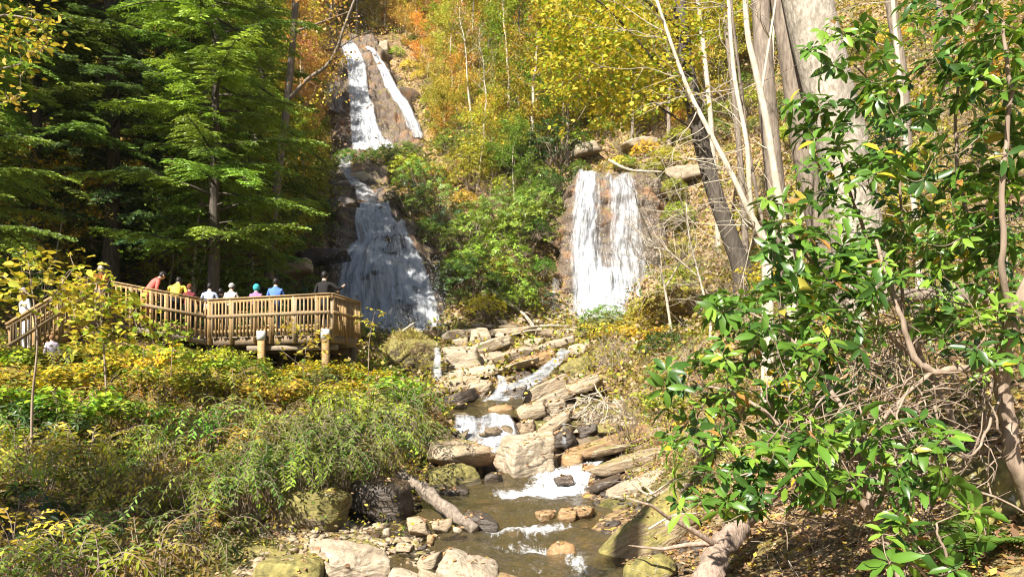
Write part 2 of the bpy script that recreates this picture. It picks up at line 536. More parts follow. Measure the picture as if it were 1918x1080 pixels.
# ------------------------------------------------------------------ terrain
CTRL_PX = [
    # stream bed (below the water)
    (960, 1112, 7.8), (1000, 1040, 9.9), (1010, 1010, 10.8), (1000, 975, 12.2), (1060, 910, 14), (1100, 885, 15), (930, 862, 16.8),
    (900, 815, 18.2), (900, 795, 19.5), (950, 765, 21.5), (1020, 715, 24.5), (1060, 680, 27), (815, 715, 25.5), (820, 680, 27),
    # rocks at the foot of the falls
    (880, 680, 28), (960, 655, 31), (1060, 630, 36), (760, 640, 37), (850, 625, 38), (1000, 612, 40), (1120, 615, 42), (1220, 620, 40),
    # between the falls
    (860, 570, 41), (930, 530, 43), (900, 420, 48), (1000, 480, 45), (1000, 380, 50), (900, 310, 56), (820, 300, 58), (1000, 250, 62), (900, 200, 66), (800, 150, 74),
    (900, 50, 82), (1000, 50, 82), (900, -220, 108), (700, -220, 112), (1100, -220, 106),
    # above and right of the right fall
    (1130, 320, 50.5), (1200, 310, 50), (1150, 200, 61), (1150, 50, 79), (1280, 600, 34), (1270, 480, 42), (1300, 400, 45), (1300, 200, 60), (1300, 0, 80), (1400, -220, 95),
    # left fall corridor
    (740, 640, 40.5), (745, 520, 44), (715, 440, 47.5), (700, 395, 50.5), (660, 350, 55), (690, 300, 64.5), (690, 205, 71), (670, 95, 79), (660, 60, 84), (640, -60, 95),
    (580, 560, 40), (590, 450, 44), (570, 300, 58), (580, 150, 72), (560, 0, 85),
    # right bank
    (1200, 905, 12.6), (1180, 860, 14.5), (1120, 820, 17), (1150, 780, 18.5), (1180, 1010, 9.6), (1200, 1100, 8), (1300, 900, 11), (1300, 780, 16), (1250, 700, 21), (1150, 680, 25), (1200, 640, 30),
    (1400, 700, 19), (1400, 850, 11), (1400, 1000, 8), (1350, 1085, 7), (1400, 540, 27), (1500, 480, 27), (1500, 700, 13), (1600, 1060, 6), (1600, 800, 9.5), (1600, 600, 15), (1600, 450, 21), (1600, 200, 36), (1600, 0, 50),
    (1800, 700, 9), (1900, 520, 12), (1900, 350, 16), (1900, 150, 24), (1900, -50, 36), (1900, 900, 6), (1900, 1150, 4.5), (2300, 400, 14), (2300, 0, 28), (2400, -300, 60), (1700, -300, 70),
    # left bank
    (760, 1015, 9.4), (640, 1040, 8.8), (520, 1085, 8), (650, 985, 11), (760, 960, 11.6), (820, 930, 13), (800, 850, 15.5), (760, 800, 16.5), (650, 770, 16.5), (620, 880, 12.3), (520, 900, 11.5), (450, 790, 14.5),
    (500, 960, 10.5), (250, 790, 14), (80, 800, 12), (250, 900, 11), (100, 950, 9.3), (100, 1120, 7.8), (300, 1085, 8.5),
    (500, 715, 20), (300, 690, 19), (100, 680, 18), (680, 680, 24), (660, 660, 30), (600, 640, 28), (300, 640, 26), (60, 590, 25), (400, 590, 30), (520, 570, 34), (200, 480, 32), (0, 420, 32),
    (400, 470, 38), (300, 330, 44), (480, 300, 52), (100, 200, 46), (300, 50, 64), (450, 60, 72), (100, -260, 80), (400, -260, 100), (-300, 560, 20), (-400, 900, 9), (-400, 200, 40), (-400, -300, 80),
]
CT = np.array([W(*c) for c in CTRL_PX] + [[0, 0, -1.75], [0, 4, -2.2], [-3, 5.5, -2.25], [2, 5, -2.0], [0, -14, -.5], [-10, 0, -1.8], [8, 0, -.4], [-22, 0, 1.5], [22, 0, 6], [-30, 14, 4], [30, 20, 14], [-20, -14, 1], [20, -14, 4]])
_d = np.linalg.norm(CT[:, None, :2] - CT[None, :, :2], axis=2)
_n = len(CT)
_A = np.zeros((_n + 3, _n + 3))
_A[:_n, :_n] = _d - 0.06 * np.eye(_n) * 5
_A[:_n, _n] = 1; _A[:_n, _n + 1:] = CT[:, :2]
_A[_n:, :_n] = _A[:_n, _n:].T
_w = np.linalg.solve(_A, np.concatenate([CT[:, 2], np.zeros(3)]))

def ground_z(x, y):
    x = np.atleast_1d(np.asarray(x, float)); y = np.atleast_1d(np.asarray(y, float))
    out = np.empty(len(x))
    for i in range(0, len(x), 20000):
        q = np.stack([x[i:i + 20000], y[i:i + 20000]], 1)
        r = np.linalg.norm(q[:, None] - CT[None, :, :2], axis=2)
        out[i:i + 20000] = r @ _w[:_n] + _w[_n] + q @ _w[_n + 1:]
    p = np.stack([x, y, np.zeros_like(x)], 1)
    amp = np.clip((y - 4) / 60, .04, .9)
    return out + amp * fbm(p * .33, 5, 4) + np.clip(amp, .04, .25) * fbm(p * 1.7, 9, 3) * .5

xs = np.concatenate([np.linspace(-75, -16, 70)[:-1], np.linspace(-16, 14, 190)[:-1], np.linspace(14, 75, 75)])
ys = np.concatenate([np.linspace(-15, 5, 30)[:-1], np.linspace(5, 30, 150)[:-1], np.linspace(30, 85, 130)[:-1], np.linspace(85, 130, 40)])
gx, gy = np.meshgrid(xs, ys)
gz = ground_z(gx.ravel(), gy.ravel())
nx, ny = len(xs), len(ys)
idx = np.arange(nx * ny).reshape(ny, nx)
quads = np.stack([idx[:-1, :-1], idx[:-1, 1:], idx[1:, 1:], idx[1:, :-1]], -1).reshape(-1, 4)
terr = link("forest_floor", mesh_np("forest_floor", np.stack([gx.ravel(), gy.ravel(), gz], 1), [quads], [M_GROUND], smooth=True))
tag(terr, "leaf strewn forest floor and hillside around the stream", kind="structure")

# ------------------------------------------------------------------ rock faces and falls
def sheet_points(rows, nu, nv):
    """rows: (pxL, pxR, py, Y[, bulge]) from bottom to top -> grid (nv,nu,3), outward normal"""
    L = smooth_poly([W(r[0], r[2], r[3]) for r in rows], nv)
    R = smooth_poly([W(r[1], r[2], r[3]) for r in rows], nv)
    u = np.linspace(0, 1, nu)
    G = L[:, None] * (1 - u)[None, :, None] + R[:, None] * u[None, :, None]
    return G, u

def grid_quads(nu, nv):
    i = np.arange(nu * nv).reshape(nv, nu)
    return np.stack([i[:-1, :-1], i[:-1, 1:], i[1:, 1:], i[1:, :-1]], -1).reshape(-1, 4)

def grid_normals(G):
    du = np.gradient(G, axis=1); dv = np.gradient(G, axis=0)
    return unit(np.cross(du, dv))

def ledges(G, seed, step, amp):
    """stepped, tilted strata: displacement along the normal"""
    P = G.reshape(-1, 3)
    b = P[:, 2] + .18 * P[:, 0] + .5 * fbm(P * np.array([.35, .35, .6]), seed, 3)
    k = b / step
    fr = k - np.floor(k)
    h = _hash(np.floor(k).astype(np.int64), np.zeros(len(k), np.int64), np.zeros(len(k), np.int64), seed)
    k2 = (P[:, 2] - .1 * P[:, 0] + .3 * fbm(P * .9, seed + 21, 3)) / (step * .37)
    h2 = _hash(np.floor(k2).astype(np.int64), np.floor(P[:, 0] * .8 + 2 * vnoise(P * .6, seed + 4)).astype(np.int64), np.zeros(len(k), np.int64), seed + 1)
    s = (1 - fr) * .55 + h * .6 + .55 * (h2 - .5)
    return (amp * (s - .5) + amp * .9 * fbm(P * .55, seed + 3, 4) + amp * .25 * fbm(P * 2.6, seed + 5, 3)).reshape(G.shape[:2])

def rock_face(name, label, rows, nu, nv, seed, step, amp, mat):
    G, u = sheet_points(rows, nu, nv)
    N = grid_normals(G)
    D = ledges(G, seed, step, amp)
    edge = np.minimum(sstep(0, .10, u), sstep(0, .10, 1 - u))[None, :]
    jag = fbm(G.reshape(-1, 3) * .8, seed + 40, 4).reshape(D.shape)
    ee = sstep(0, .16, np.minimum(u, 1 - u)[None, :] + .05 * jag)
    D = D - (1 - ee) * (amp * 3.0)
    sidev = unit(G[:, -1] - G[:, 0])[:, None]
    G = G + sidev * ((1 - edge) * jag * 1.1 * np.where(u < .5, 1, 1)[None, :])[..., None]
    V = G + N * D[..., None]
    o = link(name, mesh_np(name, V.reshape(-1, 3), [grid_quads(nu, nv)], [mat]))
    return tag(o, label, kind="structure"), rows, D

def fall_sheet(name, label, rows, nu, nv, seed, amp, step, off, cover, mat, streak=.06, frows=None):
    """water over a rock face: follows the ledges loosely; cover(u,v) in 0..1"""
    G, u = sheet_points(rows, nu, nv)
    v = np.linspace(0, 1, nv)
    N = grid_normals(G)
    D = ledges(G, seed, step, amp)
    k = np.ones(5) / 5
    for _ in range(3):
        D = np.apply_along_axis(lambda c: np.convolve(np.pad(c, 2, 'edge'), k, 'valid'), 0, D)
    U, Vv = np.meshgrid(u, v)
    wid = np.linalg.norm(G[:, -1] - G[:, 0], axis=1)[:, None] * np.ones_like(U)
    s = np.concatenate([[0], np.cumsum(np.linalg.norm(np.diff(G.mean(1), axis=0), axis=1))])[:, None] * np.ones_like(U)
    fl = np.stack([U * wid.mean() / 5.0 + .015 * np.sin(s * 1.3), s * .45, np.full_like(U, seed * 3.1)], -1)
    st = fbm(np.stack([U * wid / .35, s / 2.4, U * 0 + seed], -1).reshape(-1, 3), seed, 4).reshape(U.shape)
    C = cover(U, Vv)
    P = G + N * (D * .8 + off + streak * st * 2)[..., None]
    me = mesh_np(name, P.reshape(-1, 3), [grid_quads(nu, nv)], [mat], smooth=True, attrs={"cover": np.clip(C, 0, 1.3).ravel()}, uv=fl.reshape(-1, 3))
    return tag(link(name, me), label, kind="structure")

def band(U, c, wdt, soft):
    return 1 - sstep(wdt, wdt + soft, np.abs(U - c))

# --- left fall, lower tier
LOW = [(560, 880, 650, 38), (575, 870, 622, 39), (570, 868, 580, 40), (572, 850, 520, 41.7), (585, 820, 470, 43.2), (600, 795, 430, 44.6), (610, 770, 405, 46.3), (620, 750, 385, 48), (620, 740, 372, 49.5), (625, 735, 352, 51.5)]
rock_face("rock_face", "dark wet rock face under the lower left fall", LOW, 130, 170, 11, .75, .42, M_FACE)
LOWW = [(618, 842, 634, 38.4), (622, 838, 615, 38.9), (618, 828, 560, 40.2), (622, 812, 510, 41.6), (636, 792, 470, 42.9), (658, 772, 440, 44.0), (658, 765, 425, 44.7), (660, 745, 408, 46.0), (668, 735, 392, 47.3), (678, 728, 376, 48.8)]
def cov_low(U, V):
    n = fbm(np.stack([U * 5, V * 4, U * 0], -1).reshape(-1, 3), 3, 3).reshape(U.shape)
    c = 1.04 + .30 * n
    c += .35 * band(U, .35, .12, .2) * (V < .6) + .35 * sstep(.5, .75, V)
    c -= .50 * sstep(.25, .75, fbm(np.stack([U * 5, V * 44, U * 0 + 7], -1).reshape(-1, 3), 8, 3).reshape(U.shape)) * (.4 + .6 * sstep(.9, .3, V))
    c += .22 * sstep(.5, .1, V) + .25 * np.exp(-((V - .62) / .05) ** 2) + .3 * sstep(.08, 0, V)
    edge = np.minimum(sstep(0, .13, U), sstep(0, .12, 1 - U))
    return c * edge - .2 * (1 - edge)
fall_sheet("waterfall", "lower tier of the left waterfall fanning white over dark rock", LOWW, 170, 210, 11, .42, .75, .16, cov_low, M_FALL, .07)
# --- the gap
GAP = [(600, 770, 392, 47.6), (600, 760, 365, 50.3), (598, 748, 340, 52.5), (600, 745, 318, 55), (600, 745, 295, 59)]
rock_face("rock_face", "brown boulder step between the two tiers of the left fall", GAP, 80, 70, 23, .9, .5, M_FACE)
GAPW = [(662, 722, 384, 48.0), (658, 706, 366, 50.0), (642, 674, 345, 52.2), (632, 664, 325, 54.0), (632, 668, 305, 57.0)]
fall_sheet("waterfall", "thin white chute between the tiers of the left fall", GAPW, 40, 90, 23, .3, .9, .4, lambda U, V: .85 * np.minimum(sstep(0, .25, U), sstep(0, .25, 1 - U)), M_CASC, .05)
# --- left fall, upper tier
UP = [(590, 830, 300, 60), (595, 822, 285, 62), (600, 808, 250, 64.5), (605, 780, 200, 67.8), (612, 755, 150, 71.5), (622, 735, 110, 74.8), (625, 725, 88, 77), (630, 718, 70, 80)]
rock_face("rock_face", "brown sunlit rock face of the upper left fall", UP, 110, 150, 37, 1.2, .55, M_FACE)
UPW = [(655, 752, 292, 61), (652, 735, 272, 62.8), (652, 714, 240, 65), (652, 705, 205, 67.4), (650, 694, 170, 69.8), (648, 690, 130, 72.9), (640, 676, 100, 75.5), (636, 664, 84, 77.5)]
def cov_up(U, V):
    n = fbm(np.stack([U * 4, V * 5, U * 0], -1).reshape(-1, 3), 13, 3).reshape(U.shape)
    e = np.minimum(sstep(0, .16, U), sstep(0, .2, 1 - U))
    return (1.34 + .25 * n - .35 * sstep(.12, 0, V)) * e - .2 * (1 - e)
fall_sheet("waterfall", "broad white main chute of the upper left fall", UPW, 90, 160, 37, .55, 1.2, .3, cov_up, M_FALL, .07)
UPW2 = [(768, 800, 262, 64), (756, 790, 235, 65.4), (738, 770, 200, 67.9), (722, 750, 172, 70), (708, 735, 145, 72), (692, 716, 112, 74.8), (682, 704, 96, 76.2)]
fall_sheet("waterfall", "narrow second chute slanting down right of the main upper chute", UPW2, 40, 120, 37, .55, 1.2, .35, lambda U, V: (1.2 - .35 * sstep(.4, .0, V)) * np.minimum(sstep(0, .3, U), sstep(0, .3, 1 - U)), M_FALL, .06)
UPW3 = [(606, 660, 215, 66), (604, 655, 190, 67.6), (612, 652, 150, 71)]
fall_sheet("waterfall", "faint trickle left of the main upper chute", UPW3, 30, 60, 37, .55, 1.2, .3, lambda U, V: .62 * np.minimum(sstep(0, .3, U), sstep(0, .3, 1 - U)) * sstep(0, .25, 1 - V), M_FALL, .04)
# --- right fall
RT = [(985, 1290, 650, 41), (1000, 1285, 600, 42), (1010, 1280, 550, 42.8), (1025, 1275, 480, 43.6), (1035, 1270, 420, 44.4), (1045, 1262, 370, 45.2), (1050, 1255, 340, 46.0), (1055, 1250, 326, 48.5)]
rock_face("rock_face", "orange stained rock face of the right fall", RT, 140, 150, 51, .9, .35, M_FACE)
RTW = [(1052, 1242, 604, 41.5), (1052, 1240, 580, 41.9), (1050, 1236, 530, 42.7), (1048, 1230, 470, 43.4), (1052, 1224, 420, 44.1), (1058, 1216, 375, 44.8), (1064, 1208, 345, 45.5), (1070, 1204, 334, 46.6)]
def cov_rt(U, V):
    n = fbm(np.stack([U * 8, V * 1.5, U * 0], -1).reshape(-1, 3), 33, 3).reshape(U.shape)
    c = .90 * band(U, .22 + .06 * (1 - V), .07, .2) + .74 * band(U, .71 - .02 * V, .12, .2) + .38 * sstep(.55, .0, V)
    c += .40 * band(U, .45, .1, .2) * (V < .35)
    c += .22 * n
    e = np.minimum(sstep(0, .14, U), sstep(0, .2, 1 - U))
    return c * e - .2 * (1 - e)
fall_sheet("waterfall", "twin white veils of the right waterfall dropping straight down", RTW, 190, 170, 51, .35, .9, .22, cov_rt, M_FALL, .08)
RTW2 = [(1018, 1050, 612, 41.3), (1024, 1052, 570, 42.1), (1030, 1054, 525, 42.9)]
fall_sheet("waterfall", "thin trickle down the orange rock beside the right fall", RTW2, 24, 60, 51, .35, .9, .2, lambda U, V: .55 * np.minimum(sstep(0, .35, U), sstep(0, .35, 1 - U)), M_FALL, .03)

# ------------------------------------------------------------------ the stream
def stream_sheet(name, label, rows, nu, nv, seed, foamf, amp=.03):
    G, u = sheet_points(rows, nu, nv)
    P = G.reshape(-1, 3)
    r = fbm(P * np.array([2.2, 1.5, 0]) , seed, 4).reshape(G.shape[:2])
    U, Vv = np.meshgrid(u, np.linspace(0, 1, nv))
    fo = foamf(G[..., 0], G[..., 1], U, Vv)
    G = G.copy()
    G[..., 2] += r * (amp + .06 * np.clip(fo, 0, 1))
    me = mesh_np(name, G.reshape(-1, 3), [grid_quads(nu, nv)], [M_STREAM], smooth=True, attrs={"foam": np.clip(fo, 0, 1.4).ravel()})
    return tag(link(name, me), label, kind="structure")

def gauss(x, y, px, py, Y, rx, ry):
    c = W(px, py, Y)
    return np.exp(-((x - c[0]) / rx) ** 2 - ((y - c[1]) / ry) ** 2)

def foam_low(x, y, U, V):
    f = .18 + .1 * band(x, -.2 + .1 * (y - 8), .3, .6)
    f += .95 * gauss(x, y, 1080, 885, 13.9, 1.0, .9) + .9 * gauss(x, y, 1010, 918, 12.95, .75, .4) + .5 * gauss(x, y, 970, 922, 12.7, .5, .3)
    f += .6 * gauss(x, y, 1040, 985, 10.5, .65, .35) + .6 * gauss(x, y, 970, 1000, 10.1, .5, .4)
    f += .55 * gauss(x, y, 1010, 1022, 9.2, .4, .35) + .62 * gauss(x, y, 1085, 1050, 8.5, .22, .8) + .3 * gauss(x, y, 1000, 1060, 8.2, .3, .4) + .3 * gauss(x, y, 930, 1020, 9.4, .4, .2)
    f += .5 * gauss(x, y, 1115, 858, 15, .4, .6)
    return f
stream_sheet("stream", "shallow amber stream running over stones in the foreground",
    [(760, 1170, 1130, 7.0), (740, 1180, 1085, 7.8), (690, 1170, 1040, 8.85), (690, 1180, 1000, 10), (740, 1190, 976, 10.8), (790, 1200, 958, 11.2), (790, 1230, 940, 12), (830, 1230, 925, 12.7), (880, 1200, 903, 13.6), (940, 1180, 882, 14.3), (1000, 1180, 862, 15.0), (1020, 1180, 850, 15.6)],
    110, 190, 71, foam_low)
CAS = [(800, 985, 850, 16.2), (815, 985, 838, 16.7), (830, 980, 826, 17.05), (840, 972, 806, 17.5), (846, 965, 788, 17.9), (846, 960, 779, 18.25)]
def cov_cas(U, V):
    n = fbm(np.stack([U * 7, V * 3, U * 0], -1).reshape(-1, 3), 43, 3).reshape(U.shape)
    e = np.minimum(sstep(0, .1, U), sstep(0, .1, 1 - U))
    return (.72 + .3 * n + .55 * sstep(.45, .05, V) + .25 * sstep(.4, .8, U)) * e
G_, _ = sheet_points(CAS, 60, 60)
bk = G_.copy(); bk[..., 1] += .12; bk[..., 2] -= .06
o = link("rock_step", mesh_np("rock_step", bk.reshape(-1, 3), [grid_quads(60, 60)], [M_ROCK_WET], smooth=True))
tag(o, "dark wet rock step behind the small cascade", kind="structure")
fall_sheet("cascade", "small white cascade spilling behind the big boulder", CAS, 90, 80, 61, .05, .3, .04, cov_cas, M_CASC, .03)
stream_sheet("stream", "dark pool above the small cascade", [(835, 972, 781, 18.15), (830, 968, 774, 18.7), (825, 968, 766, 19.5), (850, 975, 757, 20.4), (885, 985, 745, 21.3)], 40, 50, 72, lambda x, y, U, V: .15 + .5 * sstep(.12, 0, V) + .5 * sstep(.8, 1, V))
SLD = [(895, 962, 752, 20.8), (912, 985, 740, 21.5), (945, 1008, 722, 22.4), (990, 1035, 702, 23.5), (1022, 1056, 682, 24.8), (1036, 1066, 668, 25.8), (1045, 1075, 656, 27.2)]
fall_sheet("cascade", "white slide of water slanting between tilted slabs", SLD, 40, 110, 62, .04, .3, .05, lambda U, V: (.98 - .2 * sstep(.3, .1, V)) * np.minimum(sstep(0, .22, U), sstep(0, .22, 1 - U)), M_CASC, .03)
SLD2 = [(905, 945, 750, 20.9), (925, 955, 728, 21.8), (928, 950, 708, 22.6)]
fall_sheet("cascade", "short second tongue of white water beside the slide", SLD2, 30, 50, 63, .04, .3, .06, lambda U, V: .85 * np.minimum(sstep(0, .3, U), sstep(0, .3, 1 - U)), M_CASC, .03)
SML = [(800, 836, 711, 23.3), (804, 834, 702, 23.5), (807, 832, 677, 23.7), (809, 830, 659, 24.0), (811, 829, 650, 24.8)]
fall_sheet("cascade", "thin white drop beside the mossy boulder", SML, 30, 60, 64, .04, .3, .05, lambda U, V: .86 * np.minimum(sstep(0, .45, U), sstep(0, .45, 1 - U)), M_CASC, .03)
TRK = [(1046, 1066, 838, 15.6), (1050, 1062, 815, 16.1), (1052, 1060, 800, 16.6)]
fall_sheet("cascade", "tiny trickle between dark rocks right of the big boulder", TRK, 20, 40, 65, .04, .3, .1, lambda U, V: .75 * np.minimum(sstep(0, .4, U), sstep(0, .4, 1 - U)), M_CASC, .02)
stream_sheet("stream", "pool under the thin drop beside the mossy boulder", [(780, 850, 716, 24.2), (775, 860, 706, 24.8), (775, 850, 700, 25.2)], 24, 24, 73, lambda x, y, U, V: .45 + .4 * V)
# ------------------------------------------------------------------ boulders
import bmesh
_ICO = {}
def ico(n):
    if n not in _ICO:
        bm = bmesh.new()
        bmesh.ops.create_icosphere(bm, subdivisions=n, radius=1)
        _ICO[n] = (np.array([v.co[:] for v in bm.verts]), np.array([[v.index for v in f.verts] for f in bm.faces]))
        bm.free()
    return _ICO[n]

def rock_geo(seed, w, d, h, sub=5, sharp=26, chops=8, strata=.022, layers=8, rough=.06):
    r = np.random.default_rng(seed)
    D, Fc = ico(sub)
    N = [np.array(v, float) for v in ((1, 0, 0), (-1, 0, 0), (0, 1, 0), (0, -1, 0), (0, 0, 1), (0, 0, -1))]
    N = [unit(v + r.normal(0, .16, 3)) for v in N]
    H = [1 * r.uniform(.85, 1.0) for _ in N]
    for _ in range(chops):
        v = unit(r.normal(0, 1, 3))
        N.append(v); H.append(r.uniform(.85, 1.18))
    N, H = np.array(N), np.array(H)
    q = np.clip(D @ N.T, 0, None) / H
    rad = (q ** sharp).sum(1) ** (-1 / sharp)
    P = D * rad[:, None] * .92
    P = P * np.array([w / 2, d / 2, h / 2])
    m = min(w, h, d)
    L = layers / h
    k = (P[:, 2] + .30 * m * fbm(P * (1.1 / m), seed, 3)) * L
    fr = k - np.floor(k)
    hs = _hash(np.floor(k).astype(np.int64), np.zeros(len(k), np.int64), np.zeros(len(k), np.int64), seed)
    out = strata * m * ((hs - .5) * 1.4 + .5 * sstep(0, .25, fr) * sstep(1, .75, fr))
    nd = unit(P / np.array([w, d, h]) ** 2 * m * m)
    nd[:, 2] *= .4
    P = P + nd * out[:, None] + unit(P) * (rough * m * (fbm(P * (1.6 / m), seed + 7, 4) + .45 * fbm(P * (5 / m), seed + 8, 3)))[:, None]
    return P, Fc

ROCKN = [0]
RK = []
def rock(x0, x1, y0, y1, Y, label, mat, dep=.8, tilt=0, yaw=0, sub=5, pitch=0, group=None, **kw):
    ROCKN[0] += 1
    w_, h_ = (x1 - x0) / F * Y, (y1 - y0) / F * Y
    t = math.radians(abs(tilt))
    # the tilted slab has to fill the pixel box
    if tilt:
        c, s = math.cos(t), math.sin(t)
        den = c * c - s * s
        a, b_ = (w_ * c - h_ * s) / den, (h_ * c - w_ * s) / den
        if b_ < .3 * h_: b_ = .42 * h_; a = (w_ - b_ * s) / c
        w_, h_ = a, b_
    P, Fc = rock_geo(100 + ROCKN[0], w_ * 1.04, max(w_ * dep, h_ * .8), h_ * 1.15, sub, **kw)
    o = link("boulder" if w_ > .5 else "rock", mesh_np("boulder", P, [Fc], [mat], smooth=False))
    o.location = W((x0 + x1) / 2, (y0 + y1) / 2 + (y1 - y0) * .09, Y)
    RK.append(o)
    o.rotation_euler = (math.radians(pitch), -math.radians(tilt), math.radians(yaw))
    return tag(o, label, "boulder" if w_ > .5 else "rock", group)

M_SLAB = rock_material("schist_golden", (.15, .11, .06), (.30, .23, .13), (.42, .34, .20), moss=.5, orange=.2)
R, RP, RM, RW, RO = M_ROCK, M_ROCK_PALE, M_ROCK_MOSS, M_ROCK_WET, M_ROCK_ORANGE
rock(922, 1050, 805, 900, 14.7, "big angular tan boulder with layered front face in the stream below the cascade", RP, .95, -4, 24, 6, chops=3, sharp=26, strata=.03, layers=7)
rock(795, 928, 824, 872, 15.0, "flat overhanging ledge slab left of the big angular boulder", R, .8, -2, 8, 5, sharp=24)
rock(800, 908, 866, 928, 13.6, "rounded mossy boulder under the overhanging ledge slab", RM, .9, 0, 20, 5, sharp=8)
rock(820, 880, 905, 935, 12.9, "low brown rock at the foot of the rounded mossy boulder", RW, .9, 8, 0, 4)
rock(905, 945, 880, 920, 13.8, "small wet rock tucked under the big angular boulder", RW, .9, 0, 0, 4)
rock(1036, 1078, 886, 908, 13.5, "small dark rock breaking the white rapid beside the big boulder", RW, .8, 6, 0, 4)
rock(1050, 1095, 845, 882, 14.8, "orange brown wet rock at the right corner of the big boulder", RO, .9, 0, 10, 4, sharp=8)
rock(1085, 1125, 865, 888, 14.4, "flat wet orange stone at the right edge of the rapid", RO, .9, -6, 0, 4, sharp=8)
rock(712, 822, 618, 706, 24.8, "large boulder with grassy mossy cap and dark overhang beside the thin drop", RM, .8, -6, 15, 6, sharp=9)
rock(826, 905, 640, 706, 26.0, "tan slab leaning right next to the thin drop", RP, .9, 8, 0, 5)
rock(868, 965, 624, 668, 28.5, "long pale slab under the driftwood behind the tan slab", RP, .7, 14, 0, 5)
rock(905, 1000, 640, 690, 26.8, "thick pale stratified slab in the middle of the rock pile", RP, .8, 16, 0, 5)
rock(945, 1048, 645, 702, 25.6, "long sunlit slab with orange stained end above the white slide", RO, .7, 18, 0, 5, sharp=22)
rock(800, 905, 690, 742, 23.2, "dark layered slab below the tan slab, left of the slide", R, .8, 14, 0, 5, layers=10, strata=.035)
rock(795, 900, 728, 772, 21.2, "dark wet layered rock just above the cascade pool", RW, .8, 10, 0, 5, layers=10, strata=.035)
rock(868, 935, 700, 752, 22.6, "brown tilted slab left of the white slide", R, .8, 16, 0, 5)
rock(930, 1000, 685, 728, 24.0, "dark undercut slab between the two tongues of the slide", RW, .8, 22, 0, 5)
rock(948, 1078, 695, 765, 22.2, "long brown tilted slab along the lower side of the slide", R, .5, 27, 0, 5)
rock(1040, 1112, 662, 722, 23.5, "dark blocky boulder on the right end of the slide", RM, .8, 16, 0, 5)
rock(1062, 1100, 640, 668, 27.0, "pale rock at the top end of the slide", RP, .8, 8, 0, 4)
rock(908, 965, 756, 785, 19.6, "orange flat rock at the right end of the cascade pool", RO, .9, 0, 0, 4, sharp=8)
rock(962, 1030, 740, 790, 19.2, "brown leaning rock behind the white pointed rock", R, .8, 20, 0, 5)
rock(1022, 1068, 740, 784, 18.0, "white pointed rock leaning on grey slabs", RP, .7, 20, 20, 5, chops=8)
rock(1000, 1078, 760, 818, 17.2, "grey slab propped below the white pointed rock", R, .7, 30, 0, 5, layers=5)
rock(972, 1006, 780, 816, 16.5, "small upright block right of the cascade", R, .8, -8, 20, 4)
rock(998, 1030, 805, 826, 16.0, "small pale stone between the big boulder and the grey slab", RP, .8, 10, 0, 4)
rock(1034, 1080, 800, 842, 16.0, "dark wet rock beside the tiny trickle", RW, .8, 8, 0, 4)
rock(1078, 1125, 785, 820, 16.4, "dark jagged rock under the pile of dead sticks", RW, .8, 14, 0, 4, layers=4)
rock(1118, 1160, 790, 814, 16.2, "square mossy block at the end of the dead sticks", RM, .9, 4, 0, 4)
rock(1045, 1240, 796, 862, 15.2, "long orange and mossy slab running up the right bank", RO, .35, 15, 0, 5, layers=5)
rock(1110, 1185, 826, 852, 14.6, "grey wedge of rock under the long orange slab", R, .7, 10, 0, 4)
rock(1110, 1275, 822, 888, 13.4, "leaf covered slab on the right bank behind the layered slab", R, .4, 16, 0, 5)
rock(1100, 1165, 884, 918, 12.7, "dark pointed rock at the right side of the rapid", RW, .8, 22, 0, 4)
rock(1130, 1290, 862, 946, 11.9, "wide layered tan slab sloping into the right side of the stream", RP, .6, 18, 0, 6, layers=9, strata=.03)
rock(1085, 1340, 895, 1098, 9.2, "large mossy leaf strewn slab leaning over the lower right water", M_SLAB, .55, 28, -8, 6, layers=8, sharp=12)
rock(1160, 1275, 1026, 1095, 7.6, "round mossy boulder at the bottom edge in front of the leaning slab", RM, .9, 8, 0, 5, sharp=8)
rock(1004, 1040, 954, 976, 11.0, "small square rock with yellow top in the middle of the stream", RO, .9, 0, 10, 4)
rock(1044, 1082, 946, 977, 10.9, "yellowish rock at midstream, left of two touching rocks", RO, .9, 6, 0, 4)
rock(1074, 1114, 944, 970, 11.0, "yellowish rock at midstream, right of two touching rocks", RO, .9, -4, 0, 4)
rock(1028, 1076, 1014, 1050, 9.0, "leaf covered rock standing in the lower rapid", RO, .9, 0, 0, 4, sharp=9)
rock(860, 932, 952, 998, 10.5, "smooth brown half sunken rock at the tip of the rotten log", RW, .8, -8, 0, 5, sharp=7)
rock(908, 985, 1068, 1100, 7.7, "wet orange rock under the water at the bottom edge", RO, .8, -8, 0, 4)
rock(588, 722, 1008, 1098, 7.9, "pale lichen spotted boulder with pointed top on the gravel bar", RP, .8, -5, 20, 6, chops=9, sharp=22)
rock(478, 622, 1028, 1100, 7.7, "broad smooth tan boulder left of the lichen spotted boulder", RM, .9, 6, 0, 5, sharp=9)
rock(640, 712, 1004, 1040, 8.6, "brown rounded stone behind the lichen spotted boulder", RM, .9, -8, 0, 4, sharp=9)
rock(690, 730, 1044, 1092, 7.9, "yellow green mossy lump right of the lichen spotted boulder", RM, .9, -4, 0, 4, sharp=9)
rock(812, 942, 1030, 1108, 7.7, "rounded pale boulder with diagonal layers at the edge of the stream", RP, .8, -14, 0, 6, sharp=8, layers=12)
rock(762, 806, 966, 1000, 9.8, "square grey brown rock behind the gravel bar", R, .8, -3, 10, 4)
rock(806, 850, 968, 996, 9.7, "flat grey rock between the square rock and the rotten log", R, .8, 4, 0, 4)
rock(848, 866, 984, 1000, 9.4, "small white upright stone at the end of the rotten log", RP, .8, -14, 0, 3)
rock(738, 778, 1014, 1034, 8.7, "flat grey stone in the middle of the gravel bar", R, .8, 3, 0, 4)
rock(778, 804, 1014, 1032, 8.7, "small dark wedge stone next to the flat grey stone", RW, .7, 22, 0, 3)
